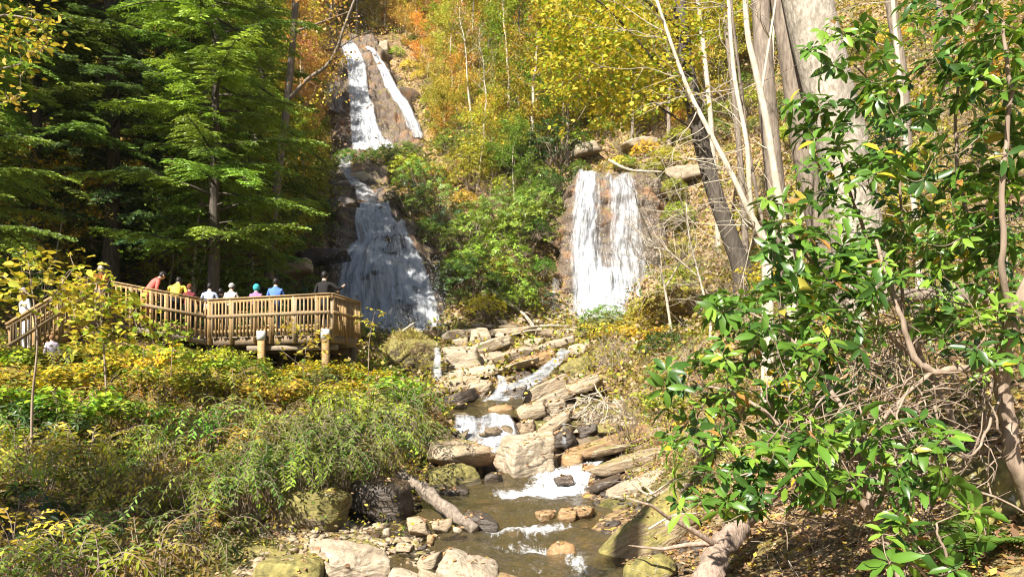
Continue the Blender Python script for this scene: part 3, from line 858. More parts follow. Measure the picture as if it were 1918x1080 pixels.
rock(798, 816, 998, 1020, 8.9, "bright yellow stained stone at the water edge", RO, .8, -10, 0, 3)
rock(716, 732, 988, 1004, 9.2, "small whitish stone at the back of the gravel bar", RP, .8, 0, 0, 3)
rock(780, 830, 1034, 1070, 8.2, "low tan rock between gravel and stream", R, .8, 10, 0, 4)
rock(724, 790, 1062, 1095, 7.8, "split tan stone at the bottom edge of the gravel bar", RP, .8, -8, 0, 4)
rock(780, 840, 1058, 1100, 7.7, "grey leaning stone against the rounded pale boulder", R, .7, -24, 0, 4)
rock(505, 665, 895, 1005, 10.3, "dark undercut rock beneath the hanging bushes", RM, .8, 0, 0, 5, sharp=8)
rock(640, 778, 885, 985, 11.1, "long dark rock in the hollow of the left bank", RW, .7, -6, 0, 5, sharp=8)
rock(400, 560, 1000, 1080, 9.2, "brown shadowed rock under roots on the left bank", RM, .8, -4, 0, 5, sharp=8)
rock(540, 655, 455, 500, 40.0, "dark wet slab left of the lower fall", RW, .6, 10, 0, 5)
rock(520, 590, 480, 520, 36.0, "brown leaf covered rock on the slope beside the lower fall", R, .8, 12, 0, 4)
rock(625, 668, 330, 372, 52.0, "tan boulder left of the thin middle chute", R, .8, -10, 0, 4)
rock(660, 706, 318, 372, 53.0, "bulging straw covered boulder right of the thin middle chute", RP, .8, 4, 0, 5, sharp=8)
rock(700, 722, 350, 378, 50.5, "dark small boulder at the foot of the straw covered boulder", RW, .8, -14, 0, 4)
rock(600, 668, 365, 398, 49.5, "dark flat boulder at the upper left of the lower fall", RW, .8, 6, 0, 4)
rock(706, 730, 78, 104, 78.5, "pale round rock beside the lip of the upper fall", RP, .8, 0, 0, 4)
rock(1160, 1235, 255, 285, 52.0, "grey flat ledge rock above the right fall", RP, .6, 8, 0, 4)
rock(1070, 1125, 262, 292, 52.5, "pale broken ledge rock above the left side of the right fall", RP, .6, 10, 0, 4)
rock(1245, 1330, 300, 345, 47.0, "grey brown ledge right of the lip of the right fall", R, .6, 10, 0, 4)
rock(1900, 1990, 740, 830, 7.2, "mossy yellow rock behind the rhododendron trunk", RM, .8, 0, 0, 5, sharp=9)
rock(1770, 1960, 850, 1010, 5.9, "dark mossy boulder in the shade behind the big rhododendron trunk", RM, .8, 0, 0, 5, sharp=9)
rock(1815, 1905, 292, 340, 15.0, "flat mossy ledge rock on the slope behind the rhododendron", RM, .8, 4, 0, 4)
for (x0, x1, y0, y1, Y, tl) in ((846, 880, 628, 650, 31, 8), (880, 922, 616, 640, 33, 5), (925, 960, 618, 642, 32, -12), (980, 1022, 628, 652, 30, 12), (1020, 1058, 632, 652, 31, 10), (1050, 1086, 612, 634, 35, 6),
                                (930, 975, 604, 622, 37, 8), (1000, 1040, 612, 632, 34, -5), (1086, 1130, 604, 624, 38, 6), (880, 910, 600, 620, 38, 14), (1080, 1116, 634, 654, 29, 10), (960, 985, 650, 668, 28.4, 20)):
    rock(x0, x1, y0, y1, Y, "jumbled tan slab in the sunlit heap under the driftwood", R if tl > 7 else RP, .8, tl, 0, 4, group="slabs heaped at the foot of the falls")

for (x0, x1, y0, y1, Y, tl, mt) in ((835, 960, 650, 694, 27.4, 10, RP), (880, 1000, 668, 712, 25.2, 16, R), (985, 1090, 628, 662, 29.5, 14, RP), (820, 900, 612, 640, 34, 6, RP), (895, 1010, 606, 634, 35.5, 8, R), (1010, 1100, 618, 642, 33.5, 10, RP), (840, 930, 676, 716, 24.6, 12, RP), (1050, 1130, 690, 745, 21.5, 24, R),
                                    (1070, 1180, 770, 812, 17.6, 14, R), (1150, 1290, 790, 838, 15.8, 16, RP), (1180, 1320, 838, 895, 13.0, 18, R), (1120, 1240, 848, 884, 13.9, 12, RP), (990, 1075, 720, 766, 20.6, 24, RP), (905, 985, 722, 756, 21.9, 14, RW), (800, 880, 748, 786, 20.0, 8, RW), (1200, 1330, 880, 950, 11.2, 20, RP)):
    rock(x0, x1, y0, y1, Y, "flat tilted slab of layered rock in the stepped bed below the falls", mt, 1.0, tl, 0, 5, group="flat slabs of the stepped stream bed", chops=4, sharp=30)
# gravel: small stones nobody could count
def stones(name, label, n, pick, s0, s1, mat, seed):
    r = np.random.default_rng(seed)
    D, Fc = ico(2)
    X, Y = pick(r, n)
    Z = ground_z(X, Y)
    n = len(X)
    S = r.uniform(0, 1, n) ** 2.2 * (s1 - s0) + s0
    sc_ = np.stack([S, S * r.uniform(.6, 1, n), S * r.uniform(.3, .6, n)], 1)
    a = r.uniform(0, 6.28, n)
    Dn = D[None] * (1 + .22 * r.normal(0, 1, (n, len(D)))[..., None])
    P = Dn * sc_[:, None]
    c, s = np.cos(a)[:, None], np.sin(a)[:, None]
    P = np.stack([P[..., 0] * c - P[..., 1] * s, P[..., 0] * s + P[..., 1] * c, P[..., 2] + .25 * P[..., 0] * r.normal(0, 1, (n, 1))], -1)
    P += np.stack([X, Y, Z + S * .12], 1)[:, None]
    Fa = (np.arange(n)[:, None, None] * len(D) + Fc[None]).reshape(-1, 3)
    return tag(link(name, mesh_np(name, P.reshape(-1, 3), [Fa], [mat])), label, kind="stuff")
def pick_bar(r, n):
    x = r.uniform(-4.2, .6, n); y = r.uniform(6.8, 11.5, n)
    px, py = proj(np.stack([x, y, ground_z(x, y)], 1))
    k = (px > 450) & (px < 860 + r.normal(0, 20, n)) & (py > 950)
    return x[k], y[k]
stones("gravel", "loose tan gravel and pebbles on the bar at the left of the stream", 2600, pick_bar, .016, .10, M_ROCK, 5)
def pick_bed(r, n):
    y = r.uniform(7, 16, n); x = r.uniform(-2, 2.2, n) 
    return x, y
stones("stream_pebbles", "brown pebbles on the bed of the stream", 1100, pick_bed, .025, .11, M_ROCK_WET, 6)
def pick_pile(r, n):
    y = r.uniform(15, 42, n); x = (r.uniform(800, 1130, n) - CX) / F * y
    return x, y
stones("rubble", "broken stones between the slabs below the falls", 1100, pick_pile, .08, .4, M_ROCK, 8)

# ------------------------------------------------------------------ tree builders
def branchy(T, p0, d, L, r0, n=7, up=.15, wob=.18, rng=RNG, sides=5):
    pts = [np.asarray(p0, float)]
    d = unit(np.asarray(d, float))
    for i in range(n - 1):
        d = unit(d + rng.normal(0, wob, 3) + np.array([0, 0, up]))
        pts.append(pts[-1] + d * L / (n - 1))
    pts = np.array(pts)
    T.add(pts, r0 * np.linspace(1, .22, n), sides)
    return pts

def decid_proto(seed, h, r, lo, spread, nleaf, leaf, kind=4, lean=.04, limbs=16, conc=.28):
    g = np.random.default_rng(seed)
    T = Tubes()
    t = np.linspace(0, 1, 14)
    wob = np.cumsum(g.normal(0, .012 * h, (14, 2)), 0) * t[:, None]
    tr = np.stack([wob[:, 0] + lean * h * t ** 1.5 * g.normal(), wob[:, 1], h * t * 1.0 - .4], 1)
    T.add(tr, r * (1 - .86 * t) * (1 + .45 * np.exp(-t * 18)), 8, .06, seed)
    tips = []
    for k in range(limbs):
        f = lo + (1 - lo) * (k + g.uniform(0, 1)) / limbs * .97
        p = np.array([np.interp(f, t, tr[:, i]) for i in range(3)])
        a = k * 2.4 + g.normal(0, .4)
        prof = math.sin(PI * min(1, .18 + .82 * (f - lo) / (1 - lo))) ** .8 + .12
        L = spread * prof * g.uniform(.7, 1.2)
        d = np.array([math.cos(a), math.sin(a), .55 + .5 * f])
        pts = branchy(T, p, d, L, r * .30 * (1 - .6 * f), 6, .12, .16, g, 4)
        tips.append(pts[2:])
        for j in range(4):
            q = pts[g.integers(2, 6)]
            s = branchy(T, q, unit(d + g.normal(0, .8, 3)), L * g.uniform(.3, .6), r * .09, 4, .08, .2, g, 3)
            tips.append(s[1:])
    P = np.concatenate(tips)
    c = P[g.integers(0, len(P), nleaf)] + g.normal(0, 1, (nleaf, 3)) * spread * conc * np.array([.6, .6, .4]) * g.uniform(.1, 1, (nleaf, 1))
    d = g.normal(0, 1, (nleaf, 3)) * np.array([1, 1, .5]) - np.array([0, 0, .25])
    up = g.normal(0, .55, (nleaf, 3)) + np.array([0, 0, 1])
    Ls = leaf * g.uniform(.6, 1.25, nleaf)
    v = g.uniform(.55, 1.25, (nleaf, 1)) * np.array([1, 1, 1]) * (1 + g.normal(0, .14, (nleaf, 3)) * np.array([1, 1, .4]))
    me_c = leaf_mesh("crown", [(c, d, up, Ls, Ls * .7, kind, np.clip(v, .2, 1.8))], M_LEAF)
    return T, me_c

BARKS = {"pale": M_BARK_PALE, "brown": M_BARK, "dark": M_BARK_DARK}
class Proto:
    """mesh data shared by the copies of one kind of tree or shrub"""
    def __init__(s, parts): s.parts = parts      # [(name, mesh)]
def place(proto, name, label, cat, group, loc, scale=1.0, yaw=None, color=(1, 1, 1), tilt=(0, 0)):
    r = thing(name, label, cat, loc, group)
    r.rotation_euler = (tilt[0], tilt[1], RNG.uniform(0, 6.28) if yaw is None else yaw)
    r.scale = (scale,) * 3 if np.isscalar(scale) else scale
    for nm, me in proto.parts:
        link(nm, me, r, color=color if nm in ("crown", "foliage") else (1, 1, 1))
    return r

def make_decid(bark, *a, **k):
    T, me = decid_proto(*a, **k)
    return Proto([("trunk", T.mesh("trunk", BARKS[bark])), ("crown", me)])

HILL = [make_decid(["pale", "brown", "pale", "pale", "brown"][i], 200 + i, 13, .15, [.24, .22, .2, .32, .2][i], [2.7, 3.1, 2.3, 2.2, 3.3][i], [8600, 9600, 7000, 3600, 9800][i], .155, limbs=[16, 18, 16, 14, 20][i]) for i in range(5)]
BARE = [make_decid("pale", 230 + i, 13, .12, .5, 2.0, [420, 260, 650][i], .18, limbs=16) for i in range(3)]
SMALL = [make_decid("pale", 240 + i, 5.5, .05, .12, 1.7, 4200, .125, limbs=16) for i in range(3)]

def hemlock_proto(seed, h, r, lo, reach, nb, sparse=1.0):
    g = np.random.default_rng(seed)
    T = Tubes()
    t = np.linspace(0, 1, 16)
    tr = np.stack([np.cumsum(g.normal(0, .03, 16)), np.cumsum(g.normal(0, .03, 16)), h * t - .5], 1)
    T.add(tr, r * (1 - .93 * t) * (1 + .5 * np.exp(-t * 22)), 10, .08, seed)
    P, D, U, Ls, C = [], [], [], [], []
    for k in range(nb):
        f = lo + (.985 - lo) * ((k + g.uniform(0, 1)) / nb) ** .9
        p = np.array([np.interp(f, t, tr[:, i]) for i in range(3)])
        a = k * 2.399 + g.normal(0, .35)
        L = (reach * (1 - f) ** .75 * (1.0 if f > lo + .06 else .8) + .5) * g.uniform(.45, 1.2)
        n = 8
        s = np.linspace(0, 1, n)
        dirh = np.array([math.cos(a), math.sin(a), 0])
        z = (g.normal(.18, .12) * s - g.normal(.30, .10) * s ** 2) * L
        side = np.array([-dirh[1], dirh[0], 0])
        pts = p + dirh * (L * s)[:, None] + side * (g.normal(0, .12) * L * s ** 2)[:, None]
        pts[:, 2] += z
        T.add(pts, .035 * (L / 3) * np.linspace(1, .2, n) + .004, 4)
        tone = g.uniform(.6, 1.4) * np.array([1 + g.normal(0, .08), 1, 1])
        m = int(L / .16 * sparse)
        for j in range(m):
            q = .18 + .82 * (j + g.uniform(0, 1)) / m
            b = np.array([np.interp(q, s, pts[:, i]) for i in range(3)])
            for sg in (-1, 1):
                l2 = (.30 * L * (1 - q) ** .7 + .16) * g.uniform(.6, 1.2)
                dd = unit(dirh * .75 + side * sg * .8 + np.array([0, 0, -.12 + g.normal(0, .1)]))
                nn = max(3, int(l2 / .085))
                ss = (np.arange(nn) + .4) / nn
                lp = b + dd * (l2 * ss)[:, None]
                lp[:, 2] -= .22 * l2 * ss ** 2 + g.normal(0, .03)
                s2 = np.cross(dd, [0, 0, 1])
                for sg2 in (-1, 1):
                    P.append(lp); D.append(np.broadcast_to(dd * .7 + s2 * sg2 * .75, (nn, 3)) + g.normal(0, .12, (nn, 3)) - np.array([0, 0, .18]))
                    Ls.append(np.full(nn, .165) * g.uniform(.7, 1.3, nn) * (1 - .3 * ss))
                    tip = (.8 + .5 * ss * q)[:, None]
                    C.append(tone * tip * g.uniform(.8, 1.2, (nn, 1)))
    P, D, Ls, C = (np.concatenate(x) for x in (P, D, Ls, C))
    up = g.normal(0, .5, P.shape) + np.array([0, 0, 1])
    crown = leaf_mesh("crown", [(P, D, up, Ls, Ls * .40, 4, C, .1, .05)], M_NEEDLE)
    return Proto([("trunk", T.mesh("trunk", M_BARK_DARK)), ("crown", crown)])

HEM = [hemlock_proto(301, 21, .20, .17, 4.1, 165, 1.3), hemlock_proto(302, 24, .28, .10, 4.8, 170, 1.3), hemlock_proto(303, 15, .17, .06, 3.4, 130, 1.3)]

# ------------------------------------------------------------------ shrub builders
def whorl(g, n_w, rad, hgt, leaf, per, kind, dens_top=.5):
    """whorls of leaves over a dome"""
    a = g.uniform(0, 6.28, n_w); rr = np.sqrt(g.uniform(0, 1, n_w)); 
    top = hgt * np.sqrt(np.clip(1 - (rr * .95) ** 2, 0, 1))
    zz = top * np.clip(1 - np.abs(g.normal(0, .33, n_w)), .08, 1.1)
    c = np.stack([np.cos(a) * rr * rad, np.sin(a) * rr * rad, zz], 1)
    P, D, U, L, C = [], [], [], [], []
    for i in range(n_w):
        k = per + g.integers(-2, 3)
        th = np.arange(k) * 6.283 / k + g.uniform(0, 6)
        ax = unit(np.array([c[i, 0] / rad * .6, c[i, 1] / rad * .6, 1]) + g.normal(0, .3, 3))
        e1 = unit(np.cross(ax, [.3, .2, .9])); e2 = np.cross(ax, e1)
        d = e1 * np.cos(th)[:, None] + e2 * np.sin(th)[:, None] + ax * g.uniform(-.45, .35, (k, 1))
        P.append(np.broadcast_to(c[i], (k, 3)) + d * .015); D.append(d); U.append(np.broadcast_to(ax, (k, 3)))
        L.append(leaf * g.uniform(.65, 1.15, k)); C.append(g.uniform(.65, 1.25) * g.uniform(.8, 1.2, (k, 1)) * np.ones((1, 3)))
    return c, [np.concatenate(x) for x in (P, D, U, L, C)]

def stems_to(T, g, pts, rad, n, r0):
    base = g.normal(0, rad * .12, (6, 3)) * np.array([1, 1, 0])
    for i in g.choice(len(pts), min(n, len(pts)), replace=False):
        b = base[g.integers(0, 6)]
        m = (b + pts[i]) / 2 + np.array([0, 0, .12 * rad]) + g.normal(0, .12 * rad, 3)
        T.add(smooth_poly([b - [0, 0, .25], m, pts[i]], 6), r0 * np.linspace(1, .3, 6), 4)

def rhodo_proto(seed, rad, hgt, n_w, leaf, per=8, kind=4, wd=.32, mat=None, stem=True):
    g = np.random.default_rng(seed)
    c, (P, D, U, L, C) = whorl(g, n_w, rad, hgt, leaf, per, kind)
    me = leaf_mesh("foliage", [(P, D, U, L, L * wd, kind, C, .25, .12)], mat or M_GLOSS)
    T = Tubes(); stems_to(T, g, c, rad, 26, .012 * rad + .004)
    return Proto([("stem", T.mesh("stem", M_TWIG)), ("foliage", me)])

def viburnum_proto(seed, rad, hgt, n, leaf):
    """loose layered shrub with broad flat leaves on pale stems"""
    g = np.random.default_rng(seed)
    T = Tubes(); P = []; D = []; C = []
    for i in range(15):
        a = i * 2.4 + g.normal(0, .3)
        out = np.array([math.cos(a), math.sin(a), 0])
        L = g.uniform(.6, 1.0)
        pts = smooth_poly([[0, 0, -.2], out * rad * .25 * L + [0, 0, hgt * .55 * L], out * rad * .65 * L + [0, 0, hgt * .92 * L], out * rad * L * 1.05 + [0, 0, hgt * .86 * L]] + g.normal(0, .05, (4, 3)), 10)
        T.add(pts, .011 * np.linspace(1, .25, 10), 4)
        k = n // 15
        q = g.uniform(.35, 1, k)
        b = np.stack([np.interp(q, np.linspace(0, 1, 10), pts[:, j]) for j in range(3)], 1)
        side = np.array([-out[1], out[0], 0])
        off = g.normal(0, .22 * rad, k)[:, None] * side + g.normal(0, .05, (k, 3)) * hgt
        P.append(b + off); D.append(out * .6 + side * np.sign(off @ side)[:, None] * .9 + g.normal(0, .35, (k, 3)) * np.array([1, 1, .4]) - [0, 0, .2])
        c = g.choice(4, k, p=[.52, .22, .2, .06])
        tint = np.array([[1, 1, 1], [1.45, 1.3, .9], [.45, .7, .8], [.75, .45, .4]])[c]
        C.append(tint * g.uniform(.55, 1.3, (k, 1)))
    P, D, C = (np.concatenate(x) for x in (P, D, C))
    up = g.normal(0, .28, P.shape) + [0, 0, 1]
    Ls = leaf * g.uniform(.6, 1.2, len(P))
    me = leaf_mesh("foliage", [(P, D, up, Ls, Ls * .72, 6, C, .08, .1)], M_LEAF)
    return Proto([("stem", T.mesh("stem", M_TWIG)), ("foliage", me)])

def arching_proto(seed, rad, n_st, leaf, wd=.33, per=20, hgt=.8):
    """arching stems with leaves in two ranks"""
    g = np.random.default_rng(seed)
    T = Tubes(); P = []; D = []; C = []; U = []
    for i in range(n_st):
        a = i * 2.4 + g.normal(0, .4)
        out = np.array([math.cos(a), math.sin(a), 0])
        L = g.uniform(.5, 1.1); hh = hgt * g.uniform(.6, 1.15)
        p0 = g.normal(0, .12 * rad, 3) * [1, 1, 0]
        pts = smooth_poly([p0 - [0, 0, .2], p0 + out * rad * .3 * L + [0, 0, hh * .75], p0 + out * rad * .75 * L + [0, 0, hh * .9], p0 + out * rad * 1.15 * L + [0, 0, hh * .45]], 12)
        T.add(pts, .007 * np.linspace(1, .3, 12), 3)
        q = np.linspace(.3, 1, per)
        b = np.stack([np.interp(q, np.linspace(0, 1, 12), pts[:, j]) for j in range(3)], 1)
        tg = unit(np.gradient(b, axis=0))
        side = unit(np.cross(tg, [0, 0, 1]))
        sg = np.where(np.arange(per) % 2, 1, -1)[:, None]
        P.append(b); D.append(tg * .55 + side * sg * .8 - np.array([0, 0, .25]) + g.normal(0, .15, (per, 3)))
        U.append(np.cross(side, tg) + g.normal(0, .2, (per, 3)))
        C.append(g.uniform(.4, 1.4) * g.uniform(.75, 1.25, (per, 1)) * np.array([1, 1, 1]) * (1 + g.normal(0, .1, (1, 3))))
    P, D, U, C = (np.concatenate(x) for x in (P, D, U, C))
    Ls = leaf * g.uniform(.65, 1.15, len(P))
    me = leaf_mesh("foliage", [(P, D, U, Ls, Ls * wd, 6, C, .1, .1)], M_LEAF)
    return Proto([("stem", T.mesh("stem", M_TWIG)), ("foliage", me)])

def twig_proto(seed, rad, hgt, n, nleaf, mat=None, leaf=.07):
    g = np.random.default_rng(seed)
    T = Tubes(); tips = []
    for i in range(n):
        a = g.uniform(0, 6.28)
        d = np.array([math.cos(a) * .6, math.sin(a) * .6, g.uniform(.5, 1.3)])
        pts = branchy(T, g.normal(0, .1, 3) * [1, 1, 0] - [0, 0, .1], d, hgt * g.uniform(.6, 1.2), .010 * hgt + .003, 7, .0, .2, g, 3)
        for j in range(6):
            s = branchy(T, pts[g.integers(2, 7)], d + g.normal(0, .8, 3), hgt * g.uniform(.2, .45), .0035 * hgt + .001, 4, .02, .25, g, 3)
            tips.append(s)
    P = np.concatenate(tips)
    parts = [("stem", T.mesh("stem", mat or M_TWIG))]
    if nleaf:
        c = P[g.integers(0, len(P), nleaf)] + g.normal(0, .04, (nleaf, 3))
        Ls = leaf * g.uniform(.6, 1.3, nleaf)
        me = leaf_mesh("foliage", [(c, g.normal(0, 1, (nleaf, 3)), g.normal(0, .5, (nleaf, 3)) + [0, 0, 1], Ls, Ls * .6, 4, g.uniform(.6, 1.3, (nleaf, 1)) * np.ones((1, 3)))], M_LEAF)
        parts.append(("foliage", me))
    return Proto(parts)

def fern_proto(seed, L=.6, n=11):
    g = np.random.default_rng(seed)
    P, D, U, Ls, C = [], [], [], [], []
    T = Tubes()
    for i in range(n):
        a = i * 6.283 / n + g.normal(0, .2); out = np.array([math.cos(a), math.sin(a), 0]); l = L * g.uniform(.7, 1.15)
        q = np.linspace(.05, 1, 22)
        b = out * (l * q)[:, None] + np.array([0, 0, 1]) * (l * (.75 * q - .75 * q ** 2))[:, None]
        T.add(b[::3], .004, 3)
        side = np.array([-out[1], out[0], 0])
        for sg in (-1, 1):
            P.append(b); D.append(np.broadcast_to(side * sg + out * .35, b.shape)); U.append(np.broadcast_to([0, 0, 1.], b.shape) + g.normal(0, .15, b.shape))
            Ls.append(.22 * l * np.sin(PI * np.clip(q * .85 + .15, 0, 1)) + .01); C.append(g.uniform(.8, 1.2) * np.ones((22, 3)))
    P, D, U, Ls, C = (np.concatenate(x) for x in (P, D, U, Ls, C))
    return Proto([("stem", T.mesh("stem", M_TWIG)), ("foliage", leaf_mesh("foliage", [(P, D, U, Ls, .045 * L / .6, 4, C)], M_LEAF))])

VIB = [viburnum_proto(400 + i, .95, 1.0, 720, .125) for i in range(3)]
ARCH = [arching_proto(410 + i, .85, 26, .105, .34, 20) for i in range(3)]
RHS = [rhodo_proto(420 + i, 1.3, 1.6, 170, .16, 8) for i in range(3)]
RHN = [rhodo_proto(430 + i, .75, .85, 60, .15, 8, 6, .30) for i in range(2)]
BUSH = [rhodo_proto(440 + i, 1.2, 1.5, 330, .12, 5, 4, .6, M_LEAF) for i in range(3)]
TWIGB = [twig_proto(450 + i, 1, 1.6, 26, 160) for i in range(3)]
DRYT = [twig_proto(460 + i, 1, 1.0, 22, 60, M_DRIFT, .05) for i in range(2)]
FERN = [fern_proto(470), fern_proto(471, .5, 9)]

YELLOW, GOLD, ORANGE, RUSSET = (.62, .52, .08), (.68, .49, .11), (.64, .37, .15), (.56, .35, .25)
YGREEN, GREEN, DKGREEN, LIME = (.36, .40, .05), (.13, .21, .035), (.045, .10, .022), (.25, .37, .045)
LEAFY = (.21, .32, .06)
OLIVE = (.36, .31, .055)
NAMEC = {YELLOW: "yellow", GOLD: "golden", ORANGE: "orange", RUSSET: "pinkish russet", YGREEN: "yellow green", GREEN: "green", DKGREEN: "dark green", LIME: "bright green", OLIVE: "olive"}
NAMEC[LEAFY] = "fresh green"
def jit(c, a=.12):
    return tuple(float(np.clip(x * (1 + RNG.normal(0, a)), .005, .9)) for x in c)

# ------------------------------------------------------------------ hillside woods
BOX = [(638, 700, 84, 288, 74), (700, 742, 110, 285, 70), (742, 792, 190, 270, 66), (622, 745, 292, 372, 52), (648, 845, 372, 640, 40), (1045, 1240, 328, 606, 43)]   # falls: px, py ranges and distance
def hides_falls(x, y, z, rad, h):
    if y < 3: return False
    p0, b0 = proj((x - rad, y, z)); p1, t1 = proj((x + rad, y, z + h))
    for (a, b, c, d, Yf) in BOX:
        if y < Yf + 3 and p1 > a and p0 < b and b0 > c and t1 < d:
            return True
    return False
def on_rock(x, y, z):
    px, py = proj((x, y, z))
    return (590 < px < 830 and 70 < py < 300 and y > 55) or (1010 < px < 1260 and 320 < py < 640 and 38 < y < 52) or (590 < px < 870 and 360 < py < 650 and 36 < y < 55)

def scatter(n, xr, yr, dmin, seed, keep=None):
    g = np.random.default_rng(seed)
    X, Y = g.uniform(*xr, n), g.uniform(*yr, n)
    Z = ground_z(X, Y)
    out = []
    cell = {}
    for x, y, z in zip(X, Y, Z):
        px, py = proj((x, y, z))
        if not (-150 < px < 2070): continue
        k = (int(x // dmin), int(y // dmin))
        if any((x - a) ** 2 + (y - b) ** 2 < dmin * dmin for i in (-1, 0, 1) for j in (-1, 0, 1) for (a, b) in cell.get((k[0] + i, k[1] + j), [])): continue
        if keep and not keep(x, y, z, px, py): continue
        cell.setdefault(k, []).append((x, y))
        out.append((x, y, z, px, py))
    return out

def zone(px, py):
    if px < 620: return "on the slope left of the upper fall"
    if py < 75 and px < 760: return "above the lip of the upper fall"
    if px < 900: return "on the slope right of the upper fall"
    if px < 1060: return "high on the slope midway between the two falls"
    if px < 1290: return "on the slope above the right fall"
    return "on the high slope behind the pale saplings"

for (x, y, z, px, py) in scatter(4200, (-48, 48), (50, 112), 2.7, 77):
    if on_rock(x, y, z) or not (-15 < py < 420): continue
    u = RNG.uniform()
    if px < 620: col = [GOLD, ORANGE, YELLOW, YGREEN][int(u * 4)]
    elif px < 760: col = [GOLD, YELLOW, ORANGE, YGREEN, GREEN][int(u * 5)]
    elif px < 900: col = [ORANGE, ORANGE, GOLD, YELLOW, YGREEN][int(u * 5)]
    elif px < 1060: col = [RUSSET, RUSSET, ORANGE, YGREEN, LIME][int(u * 5)]
    elif px < 1290: col = [YELLOW, YELLOW, GOLD, YGREEN, YGREEN][int(u * 5)]
    else: col = [GOLD, YELLOW, ORANGE, YGREEN, RUSSET][int(u * 5)]
    bare = (col == RUSSET) or RNG.uniform() < .15
    low = py > 330 and 700 < px < 1280
    s = RNG.uniform(.75, 1.2)
    if low: proto = SMALL[RNG.integers(3)]; rad, h = 1.8, 5.5
    elif bare: proto = BARE[RNG.integers(3)]; rad, h = 1.6, 13
    else: proto = HILL[RNG.integers(5)]; rad, h = 2.6, 13
    if hides_falls(x, y, z, rad * s * .8, h * s): 
        if hides_falls(x, y, z, 1.2 * s, 4 * s): continue
        proto = SMALL[RNG.integers(3)]; s *= .7
        low = True
    form = "small leafy tree" if low else ("bare pale tree" if bare else "tall slender tree")
    lab = f"{NAMEC[col]} {form} {zone(px, py)}"
    place(proto, "small_tree" if low else "autumn_tree", lab, "tree", lab + " (several alike)", (x, y, z), s, color=jit(col), tilt=(RNG.normal(0, .04), RNG.normal(0, .04)))

for (x, y, z, px, py) in scatter(5000, (-46, 46), (56, 112), 2.2, 177, lambda x, y, z, px, py: -10 < py < 330 and not on_rock(x, y, z)):
    s = RNG.uniform(.8, 1.25)
    if hides_falls(x, y, z, 1.5 * s, 5.2 * s): continue
    u = RNG.integers(5)
    col = [GOLD, ORANGE, YELLOW, YGREEN, GOLD][u] if px < 900 else ([RUSSET, YGREEN, LIME, GOLD, YELLOW][u] if px < 1060 else [YELLOW, YGREEN, GOLD, YELLOW, OLIVE][u])
    lab = f"{NAMEC[col]} small leafy tree {zone(px, py)}"
    place(SMALL[RNG.integers(3)], "small_tree", lab, "tree", lab + " (several alike)", (x, y, z), s, color=jit(col))
for (px, py, Y, s, col) in ((760, 110, 80, .9, ORANGE), (790, 130, 78, 1.0, GOLD), (820, 150, 77, 1.1, ORANGE), (800, 190, 73, .8, YELLOW), (830, 210, 72, 1.0, GOLD), (850, 110, 81, 1.1, ORANGE), (770, 70, 84, 1.0, YELLOW), (740, 55, 87, 1.0, YGREEN), (700, 40, 90, 1.1, GOLD), (660, 38, 90, 1.0, YELLOW), (620, 45, 88, 1.0, GOLD),
                           (720, 15, 95, 1.1, YGREEN), (640, 5, 96, 1.1, ORANGE), (800, 40, 90, 1.1, GOLD), (600, 110, 79, .8, ORANGE), (585, 170, 74, .8, GOLD), (815, 250, 67, .8, YGREEN), (840, 280, 64, .9, YELLOW), (590, 230, 68, .7, YELLOW), (860, 190, 74, 1.1, ORANGE), (880, 240, 68, 1.1, YGREEN)):
    x = (px - CX) / F * Y
    lab = f"{NAMEC[col]} small leafy tree {zone(px, py)}"
    place(SMALL[RNG.integers(3)], "small_tree", lab, "tree", lab + " (several alike)", (x, Y, ground_z(x, Y)[0]), s, color=jit(col))
# shrubs on the slopes between and beside the falls
def keep_sh(x, y, z, px, py):
    return not on_rock(x, y, z) and not hides_falls(x, y, z, .7, 1.0) and 60 < py < 640 and px > 520
for (x, y, z, px, py) in scatter(3000, (-18, 22), (38, 72), 1.75, 78, keep_sh):
    if px > 1290 and py > 300: continue
    u = RNG.uniform()
    mid = 740 < px < 1060
    if mid and u < .42: proto, nm, col, lab = RHS[RNG.integers(3)], "rhododendron", [LEAFY, GREEN, LIME, DKGREEN][RNG.integers(4)], "evergreen rhododendron thicket bush on the slope between the two falls"
    elif u < .75: 
        col = [YGREEN, LIME, YELLOW, GREEN][RNG.integers(4)]
        proto, nm, lab = BUSH[RNG.integers(3)], "shrub", f"{NAMEC[col]} leafy shrub {'between the two falls' if mid else ('beside the left fall' if px < 800 else 'beside and above the right fall')}"
    else: proto, nm, col, lab = TWIGB[RNG.integers(3)], "twiggy_shrub", YELLOW, "twiggy thin leaved shrub " + ('between the two falls' if mid else ('beside the left fall' if px < 800 else 'beside and above the right fall'))
    place(proto, nm, lab, "shrub", lab + " (several alike)", (x, y, z), RNG.uniform(.7, 1.3) * (1.0 if not mid else 1.25), color=jit(col))

